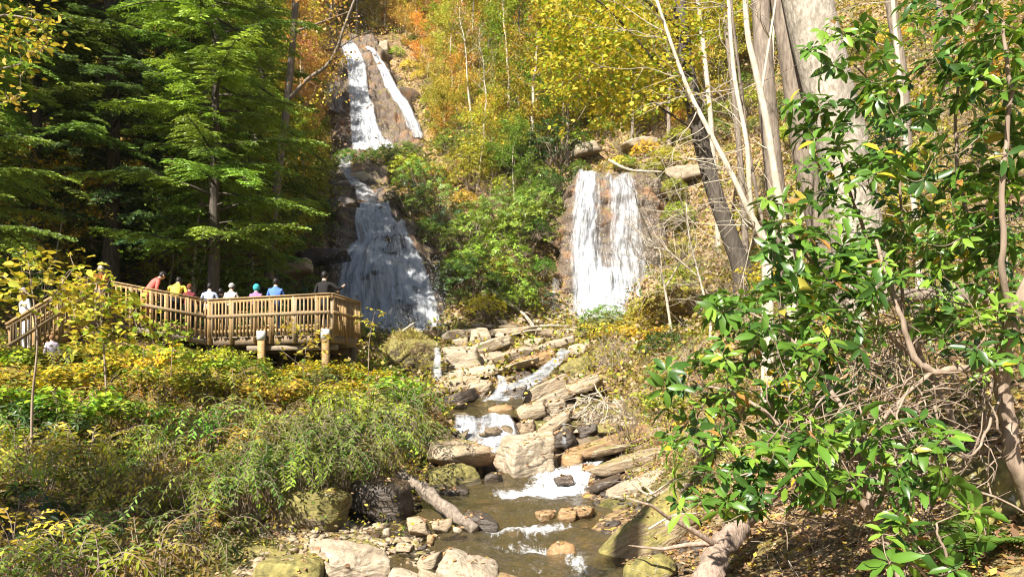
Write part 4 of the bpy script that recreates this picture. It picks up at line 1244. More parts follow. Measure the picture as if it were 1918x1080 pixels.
# dense evergreen clumps between the falls, each put where the photograph shows it
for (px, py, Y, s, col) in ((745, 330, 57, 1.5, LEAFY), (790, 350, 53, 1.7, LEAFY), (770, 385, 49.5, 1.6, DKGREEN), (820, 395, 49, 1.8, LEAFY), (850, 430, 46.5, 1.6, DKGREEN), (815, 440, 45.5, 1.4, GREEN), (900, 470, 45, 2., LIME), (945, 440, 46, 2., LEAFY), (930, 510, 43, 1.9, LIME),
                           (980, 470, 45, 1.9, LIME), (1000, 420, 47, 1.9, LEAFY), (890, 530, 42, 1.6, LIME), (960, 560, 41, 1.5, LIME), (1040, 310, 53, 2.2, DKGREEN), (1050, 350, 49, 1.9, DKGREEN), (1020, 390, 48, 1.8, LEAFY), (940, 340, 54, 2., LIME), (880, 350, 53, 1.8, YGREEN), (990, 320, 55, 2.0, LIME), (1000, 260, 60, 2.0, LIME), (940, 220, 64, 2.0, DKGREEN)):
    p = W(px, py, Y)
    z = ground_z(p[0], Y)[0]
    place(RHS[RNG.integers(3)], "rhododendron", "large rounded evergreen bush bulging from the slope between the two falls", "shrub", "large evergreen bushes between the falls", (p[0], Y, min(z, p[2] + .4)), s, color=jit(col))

for (px, py, Y, s, col) in ((1005, 430, 44.0, .8, DKGREEN), (1018, 500, 43, .7, GREEN), (1000, 565, 42, .8, OLIVE), (1268, 400, 44, .9, OLIVE), (1280, 470, 43, 1.0, YGREEN), (1272, 540, 42, 1.0, OLIVE), (1262, 350, 46, .7, YGREEN), (1085, 316, 49.5, .7, GREEN), (1160, 308, 50, .7, YELLOW), (1225, 318, 48.5, .7, YGREEN), (1040, 345, 47, .7, DKGREEN),
                           (745, 95, 79, .9, YGREEN), (768, 125, 77, .9, GOLD), (788, 165, 74, .9, YELLOW), (805, 205, 71, .9, YGREEN), (772, 78, 81, 1.0, GREEN), (816, 240, 68, .9, GREEN), (760, 280, 63, .9, LEAFY), (600, 280, 62, .9, OLIVE), (590, 400, 47, .9, OLIVE), (845, 500, 42.5, .8, LEAFY), (862, 560, 41, .8, GREEN), (800, 425, 45.5, .8, GREEN), (598, 330, 55, .9, GREEN), (722, 300, 61, .7, OLIVE), (655, 298, 60.5, .7, OLIVE)):
    p = W(px, py, Y)
    if px > 700 and py < 250: p[2] = ground_z(p[0], Y)[0]
    lab = f"{NAMEC[col]} bush clinging to the rock beside a fall"
    place(BUSH[RNG.integers(3)], "bush", lab, "shrub", lab + " (several alike)", (p[0], Y - .3, p[2] - .7 * s), s, color=jit(col))
# ------------------------------------------------------------------ hemlocks and dark woods on the left
HG, HL, HD = (.20, .30, .055), (.23, .345, .055), (.085, .15, .04)  # needle greens, the hemlocks' sunlit and shaded looks put into the colour
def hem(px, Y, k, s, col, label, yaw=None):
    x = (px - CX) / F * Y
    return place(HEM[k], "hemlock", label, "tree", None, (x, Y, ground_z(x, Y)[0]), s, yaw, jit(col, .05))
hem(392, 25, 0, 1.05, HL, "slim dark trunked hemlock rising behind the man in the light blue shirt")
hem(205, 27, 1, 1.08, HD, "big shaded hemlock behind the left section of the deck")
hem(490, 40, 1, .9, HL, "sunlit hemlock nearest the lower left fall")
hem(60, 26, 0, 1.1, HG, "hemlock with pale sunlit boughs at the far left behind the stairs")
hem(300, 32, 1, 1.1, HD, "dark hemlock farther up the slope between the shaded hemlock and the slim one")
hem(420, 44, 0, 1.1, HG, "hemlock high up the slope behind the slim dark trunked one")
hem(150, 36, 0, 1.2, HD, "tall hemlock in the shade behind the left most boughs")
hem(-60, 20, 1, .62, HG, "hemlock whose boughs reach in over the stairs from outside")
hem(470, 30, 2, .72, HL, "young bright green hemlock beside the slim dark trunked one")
# woods outside the left edge that shade the left bank
for i, (x, y, k, s) in enumerate(((-24.5, 15, 1, 1.1), (-23, 21, 1, 1.2), (-17.5, 6, 1, 1.0), (-25, 26, 0, 1.3), (-13, -3, 1, 1.1))):
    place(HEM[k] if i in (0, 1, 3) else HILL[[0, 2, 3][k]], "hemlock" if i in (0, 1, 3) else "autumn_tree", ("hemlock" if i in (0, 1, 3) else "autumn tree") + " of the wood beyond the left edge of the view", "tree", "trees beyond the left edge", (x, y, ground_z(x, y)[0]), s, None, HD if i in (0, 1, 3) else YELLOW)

for (x, y, z, px, py) in scatter(500, (-40, -10), (26, 60), 3.4, 79, lambda x, y, z, px, py: px < 590):
    col = [YGREEN, YELLOW, GREEN, OLIVE][RNG.integers(4)]
    lab = f"{NAMEC[col]} thin tree in the shaded wood behind the deck"
    place(SMALL[RNG.integers(3)], "understory_tree", lab, "tree", lab + " (several alike)", (x, y, z), RNG.uniform(.8, 1.4), color=jit(col))
for (x, y, z, px, py) in scatter(700, (-24, -8), (24.5, 40), 1.7, 80, lambda x, y, z, px, py: px < 600):
    q = RNG.integers(3)
    proto, col, lab = ((TWIGB, OLIVE, "brown twiggy bush in the shade behind the deck"), (RHS, DKGREEN, "dark evergreen bush in the shade behind the deck"), (DRYT, OLIVE, "tangle of dry pale twigs behind the deck"))[q]
    place(proto[RNG.integers(2)], "undergrowth_bush", lab, "shrub", lab + " (several alike)", (x, y, z), RNG.uniform(.7, 1.2), color=jit(col))

# ------------------------------------------------------------------ right bank undergrowth
for (x, y, z, px, py) in scatter(1500, (1, 22), (9.5, 42), 1.35, 81, lambda x, y, z, px, py: px > 1130 + max(0, (24 - y)) * 5 and py < 860 and y < 40):
    if hides_falls(x, y, z, .6, .9): continue
    u = RNG.uniform()
    if u < .42: proto, nm, col, lab = DRYT[RNG.integers(2)], "dry_bush", OLIVE, "tangle of dry straw coloured twigs on the right bank"
    elif u < .68: proto, nm, col, lab = TWIGB[RNG.integers(3)], "twiggy_shrub", YELLOW, "bare twiggy shrub with few yellow leaves on the right bank"
    elif u < .9: proto, nm, col, lab = VIB[RNG.integers(3)], "shrub", YELLOW, "low yellow leaved shrub on the right bank"
    else: proto, nm, col, lab = ARCH[RNG.integers(3)], "shrub", OLIVE, "low olive leaved arching shrub on the right bank"
    place(proto, nm, lab, "shrub", lab + " (several alike)", (x, y, z - .05), RNG.uniform(.5, .85) * (1.0 if y < 20 else 1.25), color=jit(col))
for (px, py, Y, s, col, lab) in ((1135, 596, 39, 1.5, (.24, .27, .10), "leafy bush hiding the foot of the right fall"), (1225, 600, 39, 1.5, OLIVE, "olive bush at the right foot of the right fall"), (1130, 615, 33, 1.25, (.20, .22, .09), "grey green feathery bush in front of the foot of the right fall"), (1200, 640, 29, 1.0, OLIVE, "dull brown bush right of the feathery bush"), (1255, 620, 29, 1.2, OLIVE, "dark bushy clump right of the right fall's foot"), (1245, 680, 24, .8, DKGREEN, "dark green low clump on the bank below the bushy clump")):
    p = W(px, py, Y)
    z = ground_z(p[0], Y)[0]
    place(BUSH[RNG.integers(3)], "bush", lab, "shrub", None, (p[0], Y, min(z, p[2])), s, color=jit(col))
# ------------------------------------------------------------------ trunks, saplings and logs
def tree_from(name, label, polys, mat, cat="tree", loc_px=None, sides=12, rough=.05, twigs=0, twig_len=1.0, twig_mat=None, seed=0, tw_dir=(-1, 0, .3), stub=None):
    """polys: [(points (px,py,Y), r0, r1)]; first is the trunk, others are branches"""
    base = W(*polys[0][0][0])
    gz0 = ground_z(base[0], base[1])[0]
    if len(polys) and base[2] > gz0 - .2 and base[1] > 5:
        base = np.array([base[0], base[1], gz0 - .3])
    r = thing(name, label, cat, base)
    g = np.random.default_rng(900 + seed)
    allp = []
    for i, (pp, r0, r1) in enumerate(polys):
        pw = [W(*p) for p in pp]
        if i == 0 and np.linalg.norm(pw[0] - base) > .05: pw = [base] + pw
        P = smooth_poly(pw, max(8, 5 * len(pp)))
        T = Tubes()
        n = len(P)
        rad = np.linspace(r0, r1, n)
        if i == 0: rad = rad * (1 + .5 * np.exp(-np.linspace(0, 1, n) * 9))
        T.add(P - base, rad, sides if i == 0 else 7, rough, seed + i)
        link("trunk" if i == 0 else "branch", T.mesh("trunk", mat), r)
        allp.append((P, rad))
    if twigs:
        T = Tubes()
        for k in range(twigs):
            P, rad = allp[g.integers(0, len(allp))]
            j = g.integers(int(len(P) * .25), len(P))
            d = np.array(tw_dir) + g.normal(0, .55, 3)
            q = branchy(T, P[j] - base, d, twig_len * g.uniform(.5, 1.4), .011, 8, .02, .16, g, 4)
            for m in range(3):
                branchy(T, q[g.integers(2, 7)], d + g.normal(0, .7, 3), twig_len * g.uniform(.2, .6), .005, 5, .02, .2, g, 3)
        tag(link("twigs", T.mesh("twigs", twig_mat or mat), r), kind="stuff")
    return r, base, allp

tree_from("tree", "massive pale grey trunk behind the rhododendron on the right bank",
    [([(1632, 600, 15), (1603, 430, 15), (1585, 300, 15), (1548, 150, 15.1), (1512, 0, 15.2), (1470, -200, 15.4)], .52, .46)], M_BARK_SMOOTH, sides=28, rough=.035, seed=1)
tree_from("tree", "brown ridged trunk leaning against the massive pale trunk",
    [([(1575, 580, 16.2), (1532, 420, 16.2), (1504, 280, 16.2), (1482, 130, 16.2), (1460, 0, 16.3), (1430, -180, 16.5)], .26, .2)], M_BARK, sides=18, rough=.08, seed=2)
tree_from("tree", "dark brown trunk standing between two pale saplings left of the massive trunk",
    [([(1478, 500, 16), (1458, 400, 16), (1445, 280, 16), (1432, 130, 16), (1424, 0, 16.2), (1415, -150, 16.5)], .22, .18)], M_BARK, sides=12, rough=.08, seed=3)
tree_from("sapling", "thickest pale sapling, curving up in front of the dark brown trunk",
    [([(1482, 520, 13), (1466, 420, 13), (1452, 330, 13), (1436, 230, 13), (1415, 130, 13), (1400, 60, 13), (1393, -60, 13)], .085, .045), ([(1425, 180, 13), (1436, 110, 13), (1450, 20, 13.2), (1460, -50, 13.3)], .03, .015)], M_BARK_PALE, twigs=10, twig_len=1.2, seed=4)
tree_from("sapling", "slender pale sapling slanting left from the foot it shares with a straighter one",
    [([(1440, 490, 12), (1425, 440, 12), (1403, 395, 12), (1370, 325, 12), (1328, 245, 12.1), (1290, 170, 12.2), (1262, 95, 12.3), (1230, 0, 12.5)], .062, .025)], M_BARK_PALE, twigs=20, twig_len=1.3, seed=5)
tree_from("sapling", "straighter slender pale sapling rising from the foot of the slanting one",
    [([(1432, 470, 12.3), (1412, 420, 12.3), (1404, 360, 12.3), (1399, 270, 12.3), (1378, 160, 12.4), (1368, 60, 12.5), (1362, -60, 12.6)], .05, .03)], M_BARK_PALE, twigs=18, twig_len=1.3, seed=6)
tree_from("sapling", "thin dark sapling with bare twigs behind the slanting pale sapling",
    [([(1440, 480, 14), (1420, 380, 14), (1400, 260, 14), (1385, 140, 14), (1372, 30, 14), (1368, -60, 14)], .04, .02)], M_BARK, twigs=16, twig_len=1.3, seed=7, tw_dir=(0, 0, .4))
tree_from("sapling", "bare pale sapling arching in front of the right side of the right fall",
    [([(1260, 640, 26), (1245, 540, 26), (1225, 460, 26), (1200, 400, 26), (1185, 350, 26.2)], .06, .015), ([(1245, 540, 26), (1290, 470, 26), (1340, 440, 26)], .03, .01), ([(1238, 500, 26), (1190, 480, 26)], .025, .01)], M_BARK_PALE, twigs=46, twig_len=2.0, seed=8, tw_dir=(0, -.1, .3))
tree_from("sapling", "low bare sapling with a spray of pale twigs right of the right fall",
    [([(1330, 600, 22), (1310, 520, 22), (1290, 440, 22), (1285, 380, 22.2)], .05, .015), ([(1310, 520, 22), (1250, 470, 22), (1215, 465, 22)], .025, .01)], M_BARK_PALE, twigs=46, twig_len=1.7, seed=9, tw_dir=(-.3, -.1, .3))
tree_from("sapling", "spindly pale sapling on the far right behind the rhododendron leaves",
    [([(1720, 460, 12), (1700, 300, 12), (1685, 150, 12), (1672, 0, 12), (1665, -80, 12)], .05, .03)], M_BARK_PALE, twigs=12, twig_len=1.2, seed=10)
tree_from("tree", "grey trunk on the slope at the upper right behind the rhododendron top",
    [([(1700, 330, 24), (1690, 150, 24), (1668, 0, 24), (1660, -120, 24)], .20, .16)], M_BARK, twigs=14, twig_len=2.0, seed=11)
for i, (x0, y0, x1, y1, Y) in enumerate(((1345, 440, 1300, -60, 38), (1395, 430, 1345, -60, 33), (1500, 300, 1478, -60, 30), (1775, 300, 1750, -60, 30), (1850, 250, 1838, -60, 34), (1250, 260, 1238, -40, 56), (1180, 230, 1172, -40, 60))):
    tree_from("tree", ["thin grey trunk behind the dark leaning tree", "narrow brown trunk between the dark leaning tree and the pale saplings", "slim trunk on the slope seen just left of the massive trunk's top", "slim grey trunk on the slope behind the top of the rhododendron", "far slim trunk in the upper right corner", "pale trunk high above the right edge of the right fall", "pale trunk high above the middle of the right fall"][i],
        [([(x0, y0, Y), ((x0 + x1) / 2 + 6, (y0 + y1) / 2, Y), (x1, y1, Y)], .16, .11)], M_BARK if i % 2 else M_BARK_PALE, twigs=18, twig_len=2.4, seed=20 + i, tw_dir=(0, 0, .5))

tree_from("tree", "trunk standing beside the viewpoint, just outside the lower left of the view", [([(CX - 2.25 * F, HY + 1.4 * F, 1.5), (CX - 2.25 * F, HY - 3 * F, 1.5), (CX - 2.26 * F, HY - 9 * F, 1.5)], .17, .15)], M_BARK, seed=40)
# --- clusters of leaves joined to a skeleton by twigs
def attach(T, skel, targets, g, r_tip=.003, curve=.25, lift=.1):
    """grow one twig to every target from the nearest point already grown; returns arrival directions"""
    nodes = np.asarray(skel, float)
    targets = np.asarray(targets, float)
    d0 = np.array([np.min(np.linalg.norm(nodes - t, axis=1)) for t in targets])
    dirs = np.zeros_like(targets)
    for i in np.argsort(d0):
        t = targets[i]
        dist = np.linalg.norm(nodes - t, axis=1)
        j = int(np.argmin(dist + .25 * np.maximum(0, nodes[:, 2] - t[2])))
        a = nodes[j]; L = max(dist[j], .02)
        m = (a + t) / 2 + g.normal(0, curve * L * .45, 3) - np.array([0, 0, lift * L])
        P = smooth_poly([a, m, t], 7)
        T.add(P, (r_tip + .006 * L ** .8) * np.linspace(1, .35, 7), 4)
        dirs[i] = unit(P[-1] - P[-2])
        nodes = np.vstack([nodes, P[1:]])
    return dirs

def region(g, n, x0, x1, y0, y1, Y0, Y1, gap=0):
    out = []
    for _ in range(n * 12):
        q = W(g.uniform(x0, x1), g.uniform(y0, y1), g.uniform(Y0, Y1))
        if all(np.linalg.norm(q - o) > gap for o in out): out.append(q)
        if len(out) == n: break
    return out

def leafy_tree(name, label, polys, mat, regions, leaf, per, cols, spread, seed, kind=6, gap=.3, weep=.3, leafmat=None, cat="tree"):
    r, base, allp = tree_from(name, label, polys, mat, cat=cat, seed=seed)
    g = np.random.default_rng(seed)
    tg = sum([region(g, *q, gap=gap) for q in regions], [])
    T = Tubes()
    sk = np.concatenate([p[0][len(p[0]) // 4:] for p in allp]) - base
    tg = np.array(tg) - base
    dirs = attach(T, sk, tg, g, .004)
    tag(link("twigs", T.mesh("twigs", M_TWIG), r), kind="stuff")
    n = len(tg) * per
    c = np.repeat(tg, per, 0) + g.normal(0, 1, (n, 3)) * spread * np.array([1, 1, .45])
    d = np.repeat(dirs, per, 0) * .5 + g.normal(0, .8, (n, 3)) * np.array([1, 1, .3]) - np.array([0, 0, weep])
    up = g.normal(0, .4, (n, 3)) + [0, 0, 1]
    Ls = leaf * g.uniform(.6, 1.25, n)
    C = np.array(cols)[g.integers(0, len(cols), n)] * g.uniform(.7, 1.25, (n, 1))
    link("crown", leaf_mesh("crown", [(c, d, up, Ls, Ls * .75, kind, C, .08, .1)], leafmat or M_LEAF), r)
    return r

leafy_tree("tree", "dark leaning tree right of the right fall, yellow leaved boughs spreading left",
    [([(1392, 515, 24), (1370, 450, 24), (1335, 350, 24), (1305, 230, 24), (1285, 110, 24), (1272, 0, 24.2), (1262, -160, 24.5)], .30, .20),
     ([(1300, 200, 24), (1240, 130, 23.5), (1180, 60, 23), (1130, 10, 22.5), (1080, -20, 22)], .06, .02), ([(1280, 60, 24), (1220, 10, 23), (1150, -60, 22.5), (1060, -80, 22)], .07, .03), ([(1310, 250, 24), (1250, 210, 23.6), (1190, 170, 23.4), (1120, 140, 23)], .04, .015)],
    M_BARK_DARK, [(120, 1020, 1200, -40, 130, 21, 25), (70, 1130, 1300, 40, 220, 21.5, 25), (36, 1060, 1220, 130, 240, 22, 25), (60, 1180, 1420, -60, 60, 22, 27), (20, 1020, 1100, 60, 190, 22, 24)], .17, 22, [YELLOW, YGREEN, (.46, .42, .04), YELLOW, LIME], .28, 31, gap=.4)
leafy_tree("tree", "bare grey limbed tree with few orange leaves left of the upper fall",
    [([(505, 480, 33), (520, 330, 33), (535, 220, 33), (545, 120, 33), (552, 30, 33), (556, -60, 33)], .2, .13), ([(538, 190, 33), (575, 150, 32.6), (610, 125, 32.4), (630, 95, 32.2), (645, 50, 32), (668, -10, 32)], .10, .05), ([(548, 60, 33), (580, 50, 32.5), (620, 35, 32.3), (660, 20, 32)], .06, .02), ([(632, 92, 32.2), (665, 70, 32), (700, 55, 31.8)], .035, .012)],
    M_BARK, [(46, 540, 650, -30, 120, 31, 34), (16, 560, 640, 100, 230, 32, 35)], .15, 14, [GOLD, ORANGE, YELLOW, RUSSET], .3, 32, gap=.4)
leafy_tree("tree", "yellow leaved bough hanging into the top left corner",
    [([(-260, 700, 12), (-230, 400, 12), (-200, 100, 12), (-190, -200, 12)], .14, .1), ([(-205, 140, 12), (-100, 60, 12), (0, 30, 12), (80, 40, 12)], .04, .012), ([(-215, 240, 12), (-100, 160, 12), (0, 130, 12), (40, 120, 12)], .03, .01)],
    M_BARK, [(36, -60, 110, -10, 110, 11.5, 12.5), (12, -40, 70, 100, 200, 11.5, 12.5)], .11, 9, [GOLD, YELLOW, YGREEN, LIME, OLIVE], .16, 33, gap=.18)
leafy_tree("sapling", "yellow leaved maple sapling in front of the stair rail at the far left",
    [([(60, 760, 10.5), (70, 640, 10.5), (60, 540, 10.5), (50, 470, 10.5)], .02, .006), ([(68, 600, 10.5), (110, 540, 10.5), (140, 500, 10.5)], .012, .005), ([(66, 560, 10.5), (10, 520, 10.5), (-30, 500, 10.5)], .012, .005)],
    M_TWIG, [(30, -20, 140, 470, 560, 10, 11), (10, 60, 150, 540, 600, 10.2, 10.8)], .13, 7, [YELLOW, YELLOW, YGREEN, OLIVE], .13, 34, gap=.14)
leafy_tree("sapling", "yellow green sapling covering the deck rail left of the coral shirted person",
    [([(200, 760, 13), (195, 660, 13), (188, 580, 13), (180, 530, 13)], .025, .008), ([(194, 640, 13), (230, 600, 13), (255, 590, 13)], .014, .006), ([(194, 640, 13), (150, 600, 13), (130, 580, 13)], .014, .006)],
    M_TWIG, [(56, 125, 265, 545, 660, 12.4, 13.4), (12, 140, 210, 500, 560, 12.6, 13.3)], .14, 8, [YELLOW, YGREEN, LIME, YELLOW], .14, 35, gap=.14)
leafy_tree("sapling", "bright green seedling in front of the middle of the deck rail",
    [([(320, 720, 15), (322, 670, 15), (325, 625, 15)], .012, .005)], M_TWIG, [(16, 285, 360, 605, 660, 14.6, 15.3)], .13, 7, [LIME, LIME, YGREEN], .12, 36, gap=.12)
leafy_tree("sapling", "small yellow sprig at the right corner of the deck",
    [([(690, 690, 18), (692, 640, 18), (700, 590, 18)], .014, .005)], M_TWIG, [(9, 672, 712, 580, 650, 17.8, 18.4)], .12, 5, [YELLOW, YGREEN], .1, 37, gap=.12)
leafy_tree("sapling", "golden sapling in front of the right deck posts",
    [([(560, 740, 17), (570, 680, 17), (575, 630, 17)], .014, .005), ([(570, 690, 17), (520, 650, 17)], .01, .004)], M_TWIG, [(16, 510, 620, 600, 670, 16.6, 17.4)], .13, 7, [GOLD, YELLOW, OLIVE], .14, 38, gap=.15)

def log(name, label, pts, r0, r1, mat, seed, cat="log", rough=.12, stubs=0, sides=12):
    P = np.array([W(*p) for p in pts])
    base = P[0]
    S = smooth_poly(P, 22) - base
    g = np.random.default_rng(seed)
    T = Tubes()
    T.add(S + g.normal(0, .02 * r0, S.shape), np.linspace(r0, r1, 22) * (1 + .12 * g.normal(0, 1, 22)), sides, rough, seed)
    for _ in range(stubs):
        branchy(T, S[g.integers(3, 20)], g.normal(0, 1, 3) + [0, 0, .4], r0 * g.uniform(5, 14), r0 * .28, 6, .05, .25, g, 5)
    return tag(link(name, T.mesh(name, mat, smooth=False), loc=base), label, cat)
log("rotten_log", "rotten brown log lying from the left bank down to the stream", [(750, 890, 11.8), (790, 915, 11.3), (845, 958, 10.7), (890, 990, 10.2)], .11, .07, M_BARK, 1, rough=.6, stubs=0, sides=18)
log("fallen_log", "pinkish brown fallen log on the bank at the bottom right", [(1318, 1110, 6.3), (1340, 1050, 6.6), (1372, 1000, 7.0), (1402, 962, 7.4)], .125, .10, M_BARK_LOG, 2, rough=.3, stubs=3, sides=14)
log("driftwood_log", "bleached log lying level along the top of the rock heap", [(995, 613, 36), (1030, 610, 36.4), (1090, 612, 37)], .10, .07, M_DRIFT, 3)
log("driftwood_log", "bleached leaning trunk with broken stubs between the two falls", [(922, 545, 41), (945, 562, 40), (985, 592, 38.5), (1010, 632, 36.5)], .13, .07, M_DRIFT, 4, stubs=6)
log("driftwood_log", "short upright broken stump left of the bleached leaning trunk", [(905, 545, 40.5), (912, 575, 40.3), (918, 612, 40)], .16, .12, M_DRIFT, 5)
log("driftwood_log", "thin bleached stick crossing the slabs under the level log", [(955, 628, 33), (1000, 618, 33.5), (1050, 622, 34)], .06, .03, M_DRIFT, 6)
log("driftwood_log", "dead branch standing up beside the mossy boulder's top", [(755, 620, 24.5), (765, 612, 24.4), (776, 604, 24.4)], .05, .02, M_DRIFT, 7)
log("fallen_branch", "grey fallen branch on the slope above the right fall", [(1140, 300, 48), (1180, 318, 47), (1240, 322, 46)], .1, .05, M_DRIFT, 8)
log("fallen_log", "mossy log across the right bank behind the rhododendron", [(1640, 560, 11), (1760, 552, 11), (1940, 560, 11)], .12, .10, M_BARK, 9)
log("fallen_branch", "bent grey twig branch on the layered slab at the right of the stream", [(1185, 905, 11), (1215, 925, 10.6), (1250, 905, 10.4), (1290, 880, 10.3)], .02, .008, M_DRIFT, 10, stubs=5, sides=6)
log("fallen_branch", "forked pale twig in front of the leaning mossy slab", [(1215, 990, 7.6), (1260, 965, 7.6), (1305, 960, 7.5)], .014, .006, M_DRIFT, 11, stubs=6, sides=6)
log("fallen_branch", "smooth pale stick lying on the layered slab", [(1195, 895, 11.4), (1230, 930, 10.9), (1262, 945, 10.6)], .02, .01, M_DRIFT, 12, sides=6)
# heap of dead sticks
g = np.random.default_rng(55)
T = Tubes()
c0 = W(1125, 772, 17.2)
for k in range(90):
    p = W(g.uniform(1078, 1165), g.uniform(738, 800), g.uniform(16.6, 18)) - c0
    d = np.array([g.normal(0, .6), g.normal(0, .5), g.normal(-.35, .4)])
    branchy(T, p, d, g.uniform(.35, 1.0), g.uniform(.008, .03), 6, 0, .14, g, 5)
tag(link("stick_heap", T.mesh("stick_heap", M_DRIFT), loc=c0), "tangled heap of bleached dead sticks on the right of the stream", "driftwood")

# ------------------------------------------------------------------ viewing deck
ROOT = np.array([-8.0, 20.5, 0.0])
deck = thing("viewing_deck", "wooden viewing deck with railing on posts at the left, facing the falls", "deck", ROOT)
def beam_mesh(L, w_, h_, bev=.004):
    x, y, z = L / 2, w_ / 2, h_ / 2
    V = np.array([[sx * x, sy * y, sz * z] for sx in (-1, 1) for sy in (-1, 1) for sz in (-1, 1)])
    Q = np.array([[0, 1, 3, 2], [4, 6, 7, 5], [0, 4, 5, 1], [2, 3, 7, 6], [0, 2, 6, 4], [1, 5, 7, 3]])
    return mesh_np("beam", V, [Q], [M_WOOD])
def beam(name, p, q, w_, h_, parent=deck, root=ROOT, mat=None):
    p, q = np.asarray(p, float), np.asarray(q, float)
    d = q - p
    L = np.linalg.norm(d)
    me = beam_mesh(L, w_, h_)
    if mat: me.materials[0] = mat
    o = link(name, me, parent)
    X = unit(d)
    Yv = unit(np.cross([0, 0, 1], X)) if abs(X[2]) < .99 else np.array([0, 1., 0])
    Z = np.cross(X, Yv)
    m = Matrix((X, Yv, Z)).transposed().to_4x4()
    m.translation = Vector((p + q) / 2 - root)
    o.matrix_local = m
    return o
def up(p, h): return np.array([p[0], p[1], p[2] + h])
BALH = .86
bal_me = None
def railing(p, q, gap=.125, bal=True, skip_cap=False):
    """p, q: top of rail at the ends"""
    global bal_me
    p, q = np.asarray(p, float), np.asarray(q, float)
    n = unit(np.cross(unit(q - p), [0, 0, 1]))
    if n[1] > 0: n = -n                                   # outward: towards the viewer
    if not skip_cap: beam("rail_cap", up(p, -.02), up(q, -.02), .15, .038)
    beam("rail", up(p, -.10) + n * .022, up(q, -.10) + n * .022, .04, .09)
    beam("rail", up(p, -.50) + n * .065, up(q, -.50) + n * .065, .036, .085)
    beam("rail", up(p, -.93) + n * .0, up(q, -.93), .04, .09)
    if bal_me is None:
        bal_me = beam_mesh(.98, .036, .036)
    L = np.linalg.norm((q - p)[:2])
    k = int(L / gap)
    for i in range(k):
        t = (i + .5) / k
        c = p + (q - p) * t + n * .028 * 1.6 + np.array([RNG.normal(0, .003), 0, -.585])
        o = link("baluster", bal_me, deck)
        o.matrix_local = Matrix.Translation(Vector(c - ROOT)) @ Matrix.Rotation(math.atan2(n[1], n[0]), 4, 'Z') @ Matrix.Rotation(PI / 2 + RNG.normal(0, .006), 4, 'Y')
def post(p, top, bot, w_=.10):
    return beam("post", [p[0], p[1], bot], [p[0], p[1], top], w_, w_)
ZT = 2.1
def at_rail(px, py, z=None, Y=None):
    if Y is None: Y = z * F / (HY - py)
    return np.array([(px - CX) / F * Y, Y, (HY - py) / F * Y])
A_ = at_rail(205, 525, Y=20.2); B_ = at_rail(390, 560, z=ZT); C_ = at_rail(620, 548, z=ZT); D_ = at_rail(672, 565, z=ZT)
F_ = at_rail(160, 519, Y=19.4); E_ = at_rail(12, 607, Y=17.3)
railing(A_, B_); railing(B_, C_); railing(C_, D_)
railing(F_, A_); railing(E_, F_, skip_cap=True)
beam("handrail", up(E_, .0), up(F_, .0), .09, .05)
E2, F2 = E_ + [-.55, 1.4, 0], F_ + [-.55, 1.5, 0]
railing(E2, F2, skip_cap=True); beam("handrail", E2, F2, .09, .05)
# back railing
Bk = [D_, np.array([D_[0] - 1.1, 24.2, ZT]), np.array([-9.2, 24.6, ZT]), np.array([A_[0] + .6, 23.6, A_[2]])]
for a, b in zip(Bk[:-1], Bk[1:]): railing(a, b)
def on_seg(p, q, px):
    for t in np.linspace(0, 1, 400):
        c = p + (q - p) * t
        if proj(c)[0] >= px: return c
    return q
for seg, xs_ in (((A_, B_), (207, 246, 284, 312, 352)), ((B_, C_), (393, 434, 478, 508, 552, 594)), ((C_, D_), (622, 647)), ((F_, A_), (161,)), ((E_, F_), (22, 66, 112))):
    for x_ in xs_:
        c = on_seg(*seg, x_)
        post(c, c[2] - .04, c[2] - 1.28)
post(D_, D_[2] - .03, D_[2] - 1.3)
for c in Bk[1:]: post(c, c[2] - .03, c[2] - 1.2)
# floor: boards across, each its own piece, and the frame below
ZF = ZT - 1.07
poly = [B_, C_, D_, Bk[1], Bk[2]]
def span(y):
    xs_ = []
    for a, b in zip(poly, poly[1:] + poly[:1]):
        if (a[1] - y) * (b[1] - y) < 0:
            t = (y - a[1]) / (b[1] - a[1]); xs_.append(a[0] + (b[0] - a[0]) * t)
    return (min(xs_), max(xs_)) if len(xs_) >= 2 else None
y = 19.05
while y < 24.3:
    s_ = span(y)
    if s_ and s_[1] - s_[0] > .3:
        beam("deck_board", [s_[0], y, ZF - .02], [s_[1], y, ZF - .02], .138, .036, mat=M_WOOD_DARK)
    y += .145
nb_ = int(np.linalg.norm((B_ - A_)[:2]) / .145)
for i in range(nb_):
    c = A_ + (B_ - A_) * (i + .5) / nb_
    beam("deck_board", up(c, -1.09), up(c + [.25, 3.3, 0], -1.09), .138, .036, mat=M_WOOD_DARK)
for i in range(9):
    t = (i + .5) / 9
    c = E_ + (F_ - E_) * t
    beam("stair_tread", up(c, -1.0), up(c + [-.5, 1.4, 0], -1.0), .28, .04, mat=M_WOOD_DARK)
beam("stringer", up(E_, -1.16) + [0, .06, 0], up(F_, -1.16) + [0, .06, 0], .045, .26)
beam("stringer", up(E2, -1.16), up(F2, -1.16), .045, .26, mat=M_WOOD_DARK)
for a, b in ((A_, B_), (B_, C_), (C_, D_), (Bk[1], Bk[2]), (F_, A_)):
    beam("rim_joist", up(a, -1.19) + [0, .06, 0], up(b, -1.19) + [0, .06, 0], .045, .20, mat=M_WOOD_DARK)
for t in np.linspace(.1, .95, 8):
    a = B_ + (C_ - B_) * t
    beam("joist", [a[0], a[1] + .1, ZF - .15], [a[0] - .1, 24, ZF - .15], .045, .19, mat=M_WOOD_DARK)
M_ZINC = plain("galvanised_metal", (.55, .55, .53), .5)
